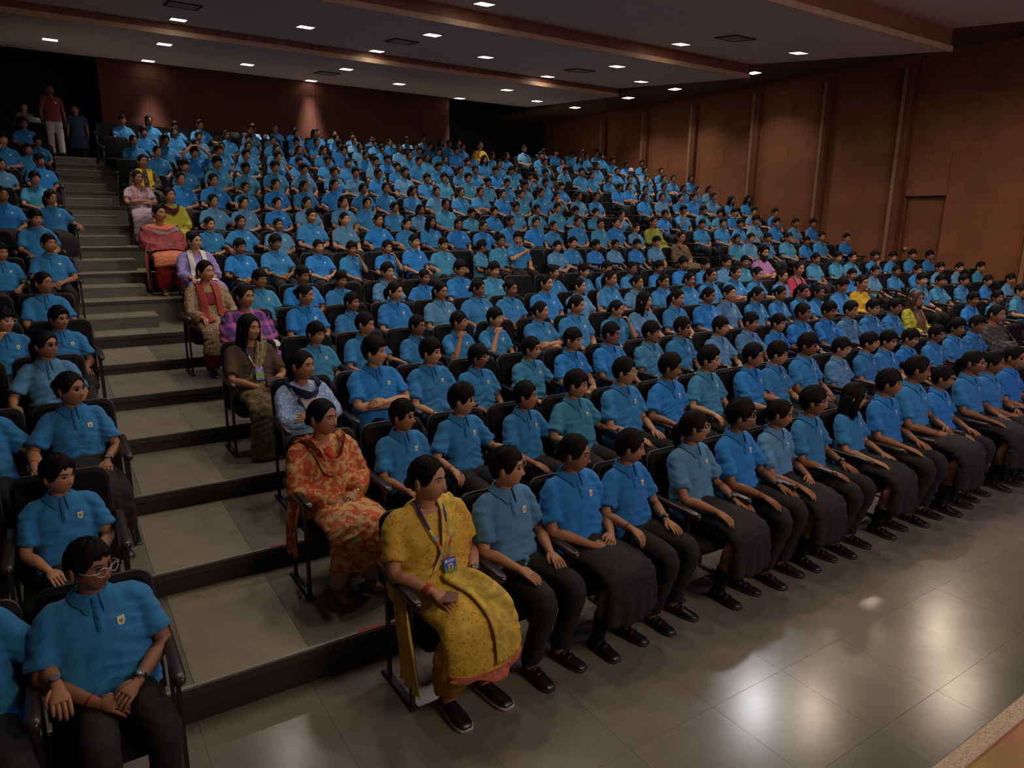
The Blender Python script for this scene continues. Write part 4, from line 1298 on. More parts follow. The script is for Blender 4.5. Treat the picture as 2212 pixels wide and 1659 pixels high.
# ---------------------------------------------------------------- chairs
def chair_meshes():
    D = {}
    mb = MB()
    R = []
    for y, h, w_ in ((.17, .03, .215), (.14, .042, .225), (-.10, .046, .228), (-.24, .045, .228), (-.30, .036, .222), (-.325, .018, .210)):
        a = np.linspace(0, 2 * math.pi, 20, endpoint=False)
        c, s = np.cos(a), np.sin(a)
        R.append(np.stack([np.sign(c) * np.abs(c) ** .35 * w_, np.full(20, y), .395 + np.sign(s) * np.abs(s) ** .45 * h], 1))
    mb.rings(R)
    D['seat'] = mb.mesh('seat', ['chair_fabric'])
    def outline(w_, z0, z1, rad, n=6):
        P = [(-w_, z0), (w_, z0)]
        for i in range(n + 1):
            t = math.pi / 2 * i / n
            P.append((w_ - rad + rad * math.cos(t), z1 - rad + rad * math.sin(t)))
        for i in range(n + 1):
            t = math.pi / 2 * (1 + i / n)
            P.append((-w_ + rad + rad * math.cos(t), z1 - rad + rad * math.sin(t)))
        return np.array(P)
    tilt = lambda z: .150 + (z - .42) * .17
    mb = MB()
    R = []
    for ins, dy in ((.012, -.030), (.0, -.020), (.0, .012), (.010, .022)):
        O = outline(.232 - ins, .34 + ins, .925 - ins, .062)
        bul = -.010 * (dy < -.02)
        R.append(np.stack([O[:, 0], tilt(O[:, 1]) + dy + bul, O[:, 1]], 1))
    mb.rings(R)
    D['backrest'] = mb.mesh('backrest', ['chair_fabric'], False)
    mb = MB()
    O = outline(.234, .36, .928, .064)[1:]
    P = [(.234, tilt(.36) - .004, .36)] + [(x, tilt(z) - .004, z) for x, z in O] + [(-.234, tilt(.36) - .004, .36)]
    mb.tube(P, [.0085] * len(P), 6, up=(0, 1, 0))
    D['piping'] = mb.mesh('piping', ['chair_piping'])
    def arm(x):
        mb = MB()
        sec = [(.20, .018, .012, .655), (.18, .023, .017, .655), (.02, .026, .019, .654), (-.20, .028, .021, .650), (-.275, .028, .022, .646), (-.302, .024, .019, .643), (-.314, .013, .012, .641)]
        a = np.linspace(0, 2 * math.pi, 14, endpoint=False)
        c, s = np.cos(a), np.sin(a)
        R = [np.stack([x + np.sign(c) * np.abs(c) ** .5 * w_, np.full(14, y), z + np.sign(s) * np.abs(s) ** .6 * h], 1) for y, w_, h, z in sec]
        mb.rings(R)
        return mb.mesh('armrest', ['chair_arm'])
    def post(x, y):
        mb = MB()
        R = []
        for z in (.012, .635):
            R.append([(x - .009, y - .017, z), (x + .009, y - .017, z), (x + .009, y + .017, z), (x - .009, y + .017, z)])
        mb.rings(R)
        return mb.mesh('armrest_post', ['chair_metal'], False)
    def foot(x):
        mb = MB()
        mb.rings([[(x - .025, -.235, z), (x + .025, -.235, z), (x + .025, .16, z), (x - .025, .16, z)] for z in (0.0, .012)] + [[(x - .015, -.22, .022), (x + .015, -.22, .022), (x + .015, .15, .022), (x - .015, .15, .022)]])
        return mb.mesh('foot_bar', ['chair_metal'], False)
    D['side'] = {s: (arm(.26 * s), post(.26 * s, -.205), post(.26 * s, .09), foot(.26 * s)) for s in (-1, 1)}
    return D
CH = chair_meshes()

def make_chair(x, y, z, label, sx=1.0, end=False, group='auditorium chairs'):
    e = empty('auditorium_chair', (x, y, z))
    e.scale = (sx, 1, 1)
    thing(e, label, 'chair', group)
    link('seat', CH['seat'], e)
    b = link('backrest', CH['backrest'], e)
    link('piping', CH['piping'], b)
    for s in ((-1, 1) if end else (-1,)):
        a, p1, p2, f = CH['side'][s]
        link('armrest', a, e)
        link('armrest_post', p1, e)
        link('armrest_post', p2, e)
        link('foot_bar', f, e)
    return e

# ---------------------------------------------------------------- who sits where (row, x, head height offset, code)
PEOPLE = []
for ln in PEOPLE_TXT.split(';'):
    q = ln.split()
    PEOPLE.append((int(q[0]), min(17.5, float(q[1])), float(q[2]), q[3]))

def block(x):
    return 'side' if x < .8 else ('mid' if x < 12.05 else 'wall')
SEATS = {}
for row in sorted(set(p[0] for p in PEOPLE)):
    for bl in ('side', 'mid', 'wall'):
        ps = sorted(p for p in PEOPLE if p[0] == row and block(p[1]) == bl)
        pitch = .50 + (.555 - .50) * min(1, (row - 1) / 8)
        if bl == 'side':
            x0 = max([p[1] for p in ps], default=-.08)
            if x0 < -.3:
                x0 += pitch
            x0 = min(.1, x0)
            SEATS[(row, bl)] = ([x0 - pitch * k for k in range(3)], pitch)
            continue
        if not ps:
            continue
        if bl == 'wall':
            pitch = .58
        idx = [0]
        for a, b in zip(ps[:-1], ps[1:]):
            idx.append(idx[-1] + max(1, round((b[1] - a[1]) / pitch)))
        if len(ps) > 2 and idx[-1] > 3:
            pf, x0 = np.polyfit(idx, [p[1] for p in ps], 1)
        else:
            pf, x0 = pitch, ps[0][1]
        ks = list(range(0, idx[-1] + 1))
        if bl == 'mid':
            while ps[0][1] + pf * (ks[0] - 1) > 1.32:
                ks.insert(0, ks[0] - 1)
            if row < 3:
                ks += [ks[-1] + 1, ks[-1] + 2]
        SEATS[(row, bl)] = ([x0 + pf * k for k in ks if x0 + pf * k < 17.52], float(pf))
ROWLABEL = {r: ('front row' if r == 1 else ORD[r if r < 7 else r - 1] + ' row') for r in range(1, 18)}

def seat_words(row, x):
    bl = block(x)
    xs = SEATS[(row, bl)][0] if (row, bl) in SEATS else [x]
    k = int(np.argmin([abs(q - x) for q in xs]))
    if bl == 'side':
        return '%s side block, %s from stairs' % (ROWLABEL[row], ORD[k + 1])
    if bl == 'mid':
        return '%s, %s seat from stairs' % (ROWLABEL[row], ORD[k + 1])
    return '%s near wall, %s from wall' % (ROWLABEL[row], ORD[len(xs) - k])
used_labels = {}
def unique(lab):
    k = used_labels.get(lab, 0)
    used_labels[lab] = k + 1
    return lab if k == 0 else lab + (', leaning close' if k == 1 else ', third there')

FAR = 14          # from this row back the crowd and the chairs are too small to pick apart
chair_stuff = MB()
def stuff_add(mb, me, mtx, mi):
    n = len(me.vertices)
    v = np.empty(n * 3, np.float32)
    me.vertices.foreach_get('co', v)
    v = v.reshape(-1, 3) @ np.array(mtx.to_3x3()).T + np.array(mtx.translation)
    mm = np.zeros(len(me.polygons), np.int32)
    me.polygons.foreach_get('material_index', mm)
    k = mb.add(v, [tuple(p.vertices) for p in me.polygons])
    mb.m[-len(mm):] = [mi[q] for q in mm]
    return k, n

PCOL = {'B': 'bright blue', 'M': 'mid blue', 'F': 'faded blue', 'T': 'teal blue'}
for (row, bl), (xs, pitch) in SEATS.items():
    z = ROWZ[row - 1]
    y = ROWY[row - 1] - .065
    for k, x in enumerate(xs):
        end = (k == 0) if bl == 'side' else (k == len(xs) - 1)
        occ = [p for p in PEOPLE if p[0] == row and abs(p[1] - x) < .3]
        if row >= FAR - 1:
            mt = Matrix.Translation((x, y, z)) @ Matrix.Diagonal((pitch / .52, 1, 1, 1))
            stuff_add(chair_stuff, CH['seat'], mt, [0])
            stuff_add(chair_stuff, CH['backrest'], mt, [0])
            a = CH['side'][-1]
            stuff_add(chair_stuff, a[0], mt, [1])
            stuff_add(chair_stuff, a[1], mt, [1])
            continue
        make_chair(x, y, z, unique('black %s auditorium chair, %s' % ('occupied' if occ else 'empty', seat_words(row, x))), pitch / .52, end)
o = link('auditorium_chairs', chair_stuff.mesh('auditorium_chairs', ['chair_fabric', 'chair_arm']))
thing(o, 'black auditorium chairs filling the last rows at the back', 'chairs')
o['kind'] = 'stuff'

# ---------------------------------------------------------------- plan every pupil, then build the shared shapes
HR = {}
def get_hair(kind, i, lod):
    k = (kind, i, min(lod, 2))
    if k not in HR:
        HR[k] = hair_mesh(kind, i, lod)
    return HR[k]
LEG = dict(ax=.112, ay=-.285)
plans = []
shell = {}
def quant(v, step):
    return round(v / step) * step
ROW1POSE = {2.07: 'lap', 2.56: 'clasp', 3.02: 'restR', 3.62: 'knees', 4.1: 'knees', 4.56: 'mixed', 4.98: 'lap', 5.56: 'lap', 6.08: 'lap', 6.54: 'clasp', 7.04: 'lap', 7.61: 'lap', 8.06: 'clasp', 8.52: 'lap', -.01: 'clasp'}
ROW2POSE = {1.88: 'lap', 2.34: 'rest', 2.89: 'restL', 3.37: 'rest', 3.88: 'lap', 4.41: 'restR', 4.9: 'restR', 5.52: 'fists', -.1: 'lap'}
pi = 0
for row, x, e, code in PEOPLE:
    if code.startswith('T:'):
        continue
    pi += 1
    r = random.Random(pi * 31 + 5)
    sex, shirt, fl_ = code[0], code[1], code[2:]
    lod = 0 if row <= 3 or (x < .8 and row <= 5) else (1 if row <= 9 else 2)
    g = math.atan2(9.5 - x, ROWY[row - 1] + 2.5)
    g = max(-.2, min(.78, g)) + r.uniform(-.13, .13)
    body = max(-.10, min(.16, .22 * g + r.uniform(-.05, .05)))
    pose = 'lap'
    if 'H' in fl_: pose = 'head'
    elif 'h' in fl_: pose = r.choice(['chinR', 'chinL', 'mouth'])
    elif 'x' in fl_: pose = 'cross'
    elif 'a' in fl_: pose = 'shoulder'
    elif row == 1 and x in ROW1POSE: pose = ROW1POSE[x]
    elif row == 2 and x in ROW2POSE: pose = ROW2POSE[x]
    else:
        pose = r.choices(['lap', 'clasp', 'restR', 'restL', 'knees', 'fists', 'cross', 'rest'], [30, 26, 10, 12, 12, 10, 4, 5])[0]
    if (row, code) == (4, 'bMh'): pose = 'mouth' if x < 3.2 else 'chinR'
    if row == 8 and 'h' in fl_: pose = 'chinR' if x < 3.7 else 'chinL'
    fat = r.choices([.94, 1.02, 1.14], [4, 5, 2])[0] if row > 3 else r.choice([.93, .98, 1.03, 1.08])
    if (row, x) == (1, -.50): pose, fat = 'restL', 1.1
    if (row, x) in ((3, 2.11), (1, -.01), (5, 4.31), (9, 3.16), (1, 2.56)): fat = 1.17
    nod = .04 + r.uniform(-.05, .10) + (.42 if 'd' in fl_ else 0)
    yaw = g - body
    roll = 0
    if 'r' in fl_: body += .45; yaw += .6
    if 'a' in fl_: body -= .1; yaw = -.55; nod += .25
    if row == 5 and x == 10.2: pass
    if lod: yaw, nod, seed = quant(yaw, .22 if lod == 1 else .30), (.46 if 'd' in fl_ else (quant(nod, .13) if lod == 1 else .06)), 0
    else: seed = pi
    if lod == 2: fat = 1.02
    bk = (lod, pose, round(yaw, 2), round(nod, 2), seed, fat if lod == 0 else 1.0, sex == 'g')
    plans.append(dict(row=row, x=x, e=e, sex=sex, shirt=shirt, fl=fl_, lod=lod, yaw=yaw, nod=nod, body=body, pose=pose, fat=fat, seed=seed, bk=bk, r=r, i=pi))

def fat_of(p):
    return p['fat'] if p['lod'] < 2 else 1.02
arms0 = {}
for p in plans:
    sk = (p['lod'], p['pose'], round(fat_of(p), 2))
    p['sk'] = sk
    if sk not in shell:
        shell[sk] = 1
        mb = MB()
        torso_shell(mb, fat_of(p), bust=.5 if p['sex'] == 'g' else 0)
        for s, nm in zip((-1, 1), POSES[p['pose']]):
            E, w_, *_ = arm_pose(nm, s, random.Random(3))
            E = E * np.array([1 + (fat_of(p) - 1) * .35, 1, 1])
            sleeve(mb, E, w_, s, fat_of(p), .76, .066, .076)
        fuse(sk, mb, (.0108, .015, .028)[p['lod']], (5, 4, 2)[p['lod']], ['polo_B'], folds(len(shell), .0085 if p['lod'] == 0 else .006) if p['lod'] < 2 else None)
for lod in (0, 1, 2):
    for sex in 'bg':
        mb = MB()
        if sex == 'b':
            leg_shell(mb, .112, LEG)
            fuse(('trousers', lod), mb, (.012, .018, .034)[lod], 4, ['trouser'], folds(5 + lod, .002) if lod == 0 else None)
        else:
            skirt_shell(mb, .24)
            fuse(('skirt', lod), mb, (.0105, .018, .034)[lod], 3, ['trouser'], pleats(9) if lod == 0 else None)
G = run_fuse()
SH = {}
for sk in shell:
    bv = bvh_of(G[sk])
    SH[sk] = (G[sk], {c: collar_mesh(bv, sk[0], 'collar_' + c) for c in 'BMFT'}, crest_mesh(bv))
SHOE = shoe_mesh()
SOCK = {s: sock_mesh(LEG, s) for s in (-1, 1)}
BODY, EYES, GLS = {}, {}, {}
for q in (0, 1):
    for lod in (0, 1):
        GLS[(q, lod)] = glasses_mesh(q, lod)

def set_mat(o, m):
    o.material_slots[0].link = 'OBJECT'
    o.material_slots[0].material = M[m]

crowd, crowd_tint = MB(), []
CROWD_M = ['skin', 'hair', 'trouser', 'polo_B', 'polo_M', 'polo_F', 'polo_T', 'crest_cream', 'eye_iris', 'eye_white', 'collar_B', 'collar_M', 'collar_F', 'collar_T', 'cap_grey', 'glass_frame']
CI = {n_: i for i, n_ in enumerate(CROWD_M)}
for p in plans:
    lod, sex, fl_, r = p['lod'], p['sex'], p['fl'], p['r']
    if p['bk'] not in BODY:
        hp = headparams('child', random.Random(p['seed'] * 7 + lod + 1))
        if sex == 'g':
            hp['jaw'] *= 1.1; hp['nose'] *= .88; hp['b'] *= .985
        P = dict(lod=lod, fat=fat_of(p), seed=3, head=hp, yaw=p['yaw'], nod=p['nod'], hoff=(0, -.006 if 'd' not in fl_ else -.035, 0 if 'd' not in fl_ else -.02), pose=p['pose'], kneex=.112, leg=LEG)
        BODY[p['bk']] = (build_body(P), hp)
        ek = p['bk']
        EYES[ek] = [('eyes', eyes_mesh(hp, lod, True))] if lod else face_parts(hp)
    (bm, HM, W), hp = BODY[p['bk']]
    s = (1.07 + p['e']) / 1.07
    s = max(.90, min(1.13, s))
    row, x = p['row'], p['x']
    loc = (x, ROWY[row - 1] - .065 * s, ROWZ[row - 1])
    hk = 'b' if sex == 'b' else 'g'
    for c in 'ltck':
        if c in fl_ and not (c == 'k' and sex == 'b'): hk = c
    hi = r.randrange(5) if hk == 'b' else (2 if 'P' in fl_ else r.choice([0, 1, 3, 1]))
    if hk in 'ltck': hi = 0
    hair = get_hair(hk, hi, lod)
    bott = G[('trousers' if sex == 'b' else 'skirt', lod)]
    shm, cols, crest = SH[p['sk']]
    if row >= FAR:
        mt = Matrix.Translation(loc) @ Matrix.Rotation(p['body'], 4, 'Z') @ Matrix.Scale(s, 4)
        k, n = stuff_add(crowd, bm, mt, [CI['skin']])
        crowd_tint.append((k, n, r.uniform(.62, 1.2), bm))
        stuff_add(crowd, shm, mt, [CI['polo_' + p['shirt']]])
        stuff_add(crowd, cols[p['shirt']], mt, [CI['collar_' + p['shirt']]])
        stuff_add(crowd, crest, mt, [CI['crest_cream']] * 2)
        stuff_add(crowd, bott, mt, [CI['trouser']])
        stuff_add(crowd, hair, mt @ HM, [CI['cap_grey' if hk == 'c' else 'hair']])
        stuff_add(crowd, EYES[p['bk']][0][1], mt @ HM, [CI['eye_white'], CI['eye_iris']])
        if 's' in fl_:
            stuff_add(crowd, GLS[(0, 1)], mt @ HM, [CI['glass_frame']])
        continue
    e = empty('person', loc, p['body'], s)
    extra = ''
    if 's' in fl_: extra += ' and glasses'
    elif hk == 'k': extra += ' and hair band'
    elif hk == 't': extra += ' and black patka'
    elif hk == 'c': extra += ' and pale hat'
    act = {'head': 'hands on head', 'chinR': 'chin propped', 'chinL': 'chin propped', 'mouth': 'hands at mouth', 'cross': 'arms crossed', 'shoulder': 'hand on shoulder'}.get(p['pose'])
    if not act and 'd' in fl_: act = 'looking down'
    lab = 'person in %s polo%s, %s%s' % (PCOL[p['shirt']], extra, (act + ', ') if act else '', seat_words(row, x))
    thing(e, unique(lab), 'person', 'seated pupils in blue polo shirts')
    link('body', bm, e)
    sh = link('shirt', shm, e)
    set_mat(sh, 'polo_' + p['shirt'])
    link('collar', cols[p['shirt']], sh)
    link('crest', crest, sh)
    link('trousers' if sex == 'b' else 'skirt', bott, e)
    link(hair.name.split('.')[0], hair, e, HM)
    for nm, q in EYES[p['bk']]: link(nm, q, e, HM)
    if 's' in fl_:
        link('glasses', GLS[(r.randrange(2) if row > 1 else (0 if x in (2.56,) else 1), min(1, lod))], e, HM)
    if row <= 3 or x < .8 or row in (8,):
        for q in (-1, 1):
            link('shoe', SHOE, e, Matrix.Translation((q * LEG['ax'], LEG['ay'], 0)) @ Matrix.Rotation(q * .10, 4, 'Z'))
            if sex == 'g' and row <= 2: link('sock', SOCK[q], e)
    if lod == 0:
        if r.random() < .35 or (row, x) in ((1, 3.02), (1, 4.98), (2, 3.37), (1, -.50)):
            w_, E, d = W[1 if (row, x) != (2, 3.37) else 1]
            link('wristwatch', band_mesh('wristwatch', w_, E, d, .0275, .009, 'watch_black', True), e)
        if r.random() < .30 or (row, x) in ((1, -.01), (1, 4.1), (1, 4.56)):
            w_, E, d = W[-1]
            link('wrist_thread', band_mesh('wrist_thread', w_, E, d, .0265, .005, 'thread_red'), e)
if crowd.n:
    me = crowd.mesh('seated_crowd', CROWD_M)
    col = np.ones((crowd.n, 4), np.float32)
    for k, n, t, bm in crowd_tint:
        a = np.ones(n * 4, np.float32)
        bm.attributes['tint'].data.foreach_get('color', a)
        col[k:k + n] = a.reshape(-1, 4) * t
    at = me.attributes.new('tint', 'FLOAT_COLOR', 'POINT')
    at.data.foreach_set('color', col.ravel())
    o = link('seated_crowd', me)
    thing(o, 'pupils in blue polo shirts filling the last rows at the back', 'crowd')
    o['kind'] = 'stuff'
# ---------------------------------------------------------------- the teachers at the aisle seats
def ribbon(name, path, half, m, bv=None, off=.012, nw=7, sub=5, wave=.004, thick=.004, mats=None, freq=2.5, force=False):
    """a draped cloth: a strip along PATH, HALF its half-width vector per point, laid on a surface"""
    P, Hh = spline(path, sub), spline(half, sub)
    n = len(P)
    T = np.gradient(P, axis=0)
    G0 = np.zeros((n, nw, 3))
    nrm = np.zeros((n, nw, 3))
    ts = np.linspace(-1, 1, nw)
    for i in range(n):
        for j, t in enumerate(ts):
            p = P[i] + Hh[i] * t
            if bv is not None:
                h = bv.find_nearest(Vector(p))
                q, w_ = np.array(h[0]), np.array(h[1])
                if force or (p - q) @ w_ < .05:
                    q = q + w_ * (off + wave * (1 + math.sin(t * freq * math.pi + i * .15)))
                else:
                    q = p + w_ * wave * math.sin(t * freq * math.pi)
                p = q
            else:
                w_ = np.cross(T[i], Hh[i])
                w_ /= np.linalg.norm(w_) + 1e-9
                p = p + w_ * wave * 1.6 * math.sin(t * freq * math.pi + i * .1)
            G0[i, j] = p
            nrm[i, j] = w_
    for _ in range(2):                       # relax
        G0[1:-1] = .5 * G0[1:-1] + .25 * (G0[:-2] + G0[2:])
    ring = np.concatenate([G0, (G0 - nrm * thick)[:, ::-1]], 1)
    mb = MB()
    mb.rings(list(ring))
    if mats:
        k = 2 * nw
        nf = len(mb.f)
        for f in range(nf):
            i = min(n - 2, f // k)
            mb.m[f] = mats[1][min(len(mats[1]) - 1, int(i / (n - 1) * len(mats[1])))]
        return mb.mesh(name, mats[0])
    return mb.mesh(name, [m])

def strips(bv, s, x=.082, w_=.036, low=.60, back=True):
    p = [(s * x * .8, .175, .84), (s * x * .85, .165, .91)] if back else []
    p += [(s * x * .85, .095, .965), (s * x, .0, .905), (s * x, -.065, .81), (s * x, -.085, .70)]
    if low < .66: p += [(s * (x + .005), -.135, .62)]
    if low < .56: p += [(s * (x + .01), -.26, .60), (s * (x + .012), -.36, .585)]
    return p, [(w_, 0, 0)] * len(p)

def cowl(d=.10, w_=.045):
    p = [(.12, .13, .93), (.118, .06, .935), (.10, -.01, .90), (.055, -.06, .905 - d), (0, -.085, .885 - d), (-.055, -.06, .905 - d), (-.10, -.01, .90), (-.118, .06, .935), (-.12, .13, .93)]
    return p, [(w_ * .4, 0, w_ * .6), (w_ * .4, 0, w_ * .6), (.01, -.02, w_), (0, -.02, w_), (0, -.02, w_), (0, -.02, w_), (-.01, -.02, w_), (-w_ * .4, 0, w_ * .6), (-w_ * .4, 0, w_ * .6)]

def wrap(z=.80, h=.13, r=.34, a0=-2.2, a1=2.2):
    p, hv = [], []
    for a in np.linspace(a0, a1, 12):
        p.append((math.sin(a) * r, .06 - math.cos(a) * r, z + .02 * math.cos(a)))
        hv.append((0, 0, h))
    return p, hv

PALLU = ([(.13, .185, .78), (.125, .165, .90), (.115, .085, .965), (.085, -.01, .90), (.035, -.085, .80), (-.035, -.105, .70), (-.115, -.085, .62), (-.175, -.01, .57)],
         [(.055, 0, .0), (.055, 0, .0), (.055, 0, .02), (.058, 0, .025), (.062, 0, .035), (.058, 0, .045), (.045, 0, .055), (.02, 0, .06)])

_lady = []
def plan_teacher(key, **k):
    """queue the fused cloth shells of one adult"""
    d = dict(fat=1.15, top='kurta', topm='olive_kurta', sleeve=1.7, hem=.24, wide=1.05, legm='trouser', puff=1.15, skirt=True, pose='clasp', bust=1.0, leghem=.075)
    d.update(k)
    d['key'] = key
    mb = MB()
    torso_shell(mb, d['fat'], bust=d['bust'], scoop=d.get('scoop', .030 if d['bust'] else 0))
    for s, nm in zip((-1, 1), POSES[d['pose']]):
        E, w_, *_ = arm_pose(nm, s, random.Random(3))
        E = E * np.array([1 + (d['fat'] - 1) * .35, 1, 1])
        sleeve(mb, E, w_, s, d['fat'], d['sleeve'], .064, .072)
    if d['skirt'] is True:
        skirt_shell(mb, d['hem'], d['wide'] * (.55 + .45 * d['fat']), 1.05)
    fuse((key, 'top'), mb, .0115, 4, [d['topm']], folds(len(key), .0055))
    mb = MB()
    if d['skirt'] == 'saree':
        skirt_shell(mb, .045, d['wide'] * 1.04, 1.25)
        fuse((key, 'low'), mb, .014, 4, [d['legm']], folds(3 + len(key), .006))
    else:
        leg_shell(mb, .112, LEG, d['puff'], d['leghem'])
        fuse((key, 'low'), mb, .014, 4, [d['legm']], folds(3 + len(key), .004 * d['puff']))
    _lady.append(d)

plan_teacher('yellow_saree', fat=1.36, topm='saree_yellow', sleeve=.72, hem=.28, wide=.90, legm='salwar_gold', puff=1.55, pose='lap', leghem=.11)
plan_teacher('orange', fat=1.26, topm='orange_batik', sleeve=1.86, hem=.27, wide=.95, legm='legging_beige', puff=.92, pose='clasp')
plan_teacher('kurta', fat=1.12, topm='kurta_blue', sleeve=1.75, hem=.30, legm='navy_scarf', pose='cross')
plan_teacher('brown_saree', fat=1.16, top='blouse', topm='brown_blouse', sleeve=.82, skirt='saree', legm='saree_brown', pose='fists')
plan_teacher('purple_plaid', fat=1.08, topm='plaid_purple', sleeve=1.7, hem=.3, legm='trouser', pose='clasp')
plan_teacher('red_scarf', fat=1.16, topm='kurta_tan', sleeve=1.72, hem=.27, legm='maroon_cloth', puff=1.5, pose='knees')
plan_teacher('purple_kurta', fat=1.24, topm='kurta_purple', sleeve=1.6, hem=.28, legm='trouser', pose='knees')
plan_teacher('shawl', fat=1.20, topm='salmon', sleeve=1.8, hem=.40, legm='bright_red', puff=1.5, pose='clasp', leghem=.11)
plan_teacher('lime', fat=1.10, topm='lime_kurta', sleeve=1.85, hem=.3, pose='lap')
plan_teacher('lavender', fat=1.05, topm='lavender_kurta', sleeve=.62, hem=.20, legm='lavender_kurta', puff=1.4, pose='cross')
plan_teacher('yellow_scarf', fat=1.10, topm='kurta_black_floral', sleeve=1.9, hem=.25, pose='clasp')
plan_teacher('yellow_back', fat=1.10, topm='yellow_plain', sleeve=1.7, hem=.3, pose='clasp')
plan_teacher('olive', fat=1.12, topm='olive_kurta', sleeve=1.9, hem=.28, legm='olive_kurta', puff=1.2, pose='lap')
plan_teacher('dark_print', fat=1.14, topm='dark_leaf_print', sleeve=1.4, hem=.3, pose='clasp')
plan_teacher('bearded', fat=1.12, top='shirt', topm='mauve_shirt', sleeve=.66, skirt=False, bust=0, pose='cross')
plan_teacher('pink', fat=1.02, topm='rose_kurta', sleeve=1.5, hem=.3, pose='clasp')
plan_teacher('yellow_kurta', fat=1.10, topm='yellow_plain', sleeve=1.7, hem=.3, pose='lap')
plan_teacher('yellow_green', fat=1.10, topm='kurta_yellow_green', sleeve=1.8, hem=.3, pose='lap')
plan_teacher('dark_shawl', fat=1.10, topm='shawl_dark', sleeve=1.9, hem=.3, pose='cross')
GT = run_fuse()
TLAB = {
    'yellow_saree': 'person in yellow printed outfit with lanyard and ID card, front row beside stairs',
    'orange': 'person in orange and cream batik kurta with sandals, second row beside stairs',
    'kurta': 'person in pale blue kurta with navy scarf and crossed arms, third row by stairs',
    'brown_saree': 'person in olive brown sari with rainbow lanyard, fourth row beside stairs',
    'purple_plaid': 'person under purple and pink plaid shawl, fifth row beside the stairs',
    'red_scarf': 'person in tan printed kurta with dark red scarf, sixth row beside stairs',
    'purple_kurta': 'person in purple kurta with white scarf behind the red scarf, by stairs',
    'shawl': 'person wrapped in red patterned shawl with bright red trousers, beside stairs',
    'lime': 'person in lime yellow kurta with maroon scarf, near the stairs',
    'lavender': 'person in lavender kurta with pink scarf and crossed arms, beside stairs',
    'yellow_scarf': 'person in black floral kurta with bright yellow scarf, upper stairs seat',
    'yellow_back': 'person in plain yellow top among the last rows at back',
    'olive': 'person in olive green kurta at the end of middle block',
    'dark_print': 'person in dark leaf printed dress with glasses at middle block end',
    'bearded': 'bearded person in mauve polo shirt with crossed arms at middle block end',
    'pink': 'person in rose pink kurta at the end of middle block, fifth row',
    'yellow_kurta': 'person in deep yellow kurta with tied hair, end of fourth row',
    'yellow_green': 'person in bright yellow green kurta with loose brown hair, end of third row',
    'dark_shawl': 'person in dark patterned shawl with arms crossed, end of second row'}
WH = {}
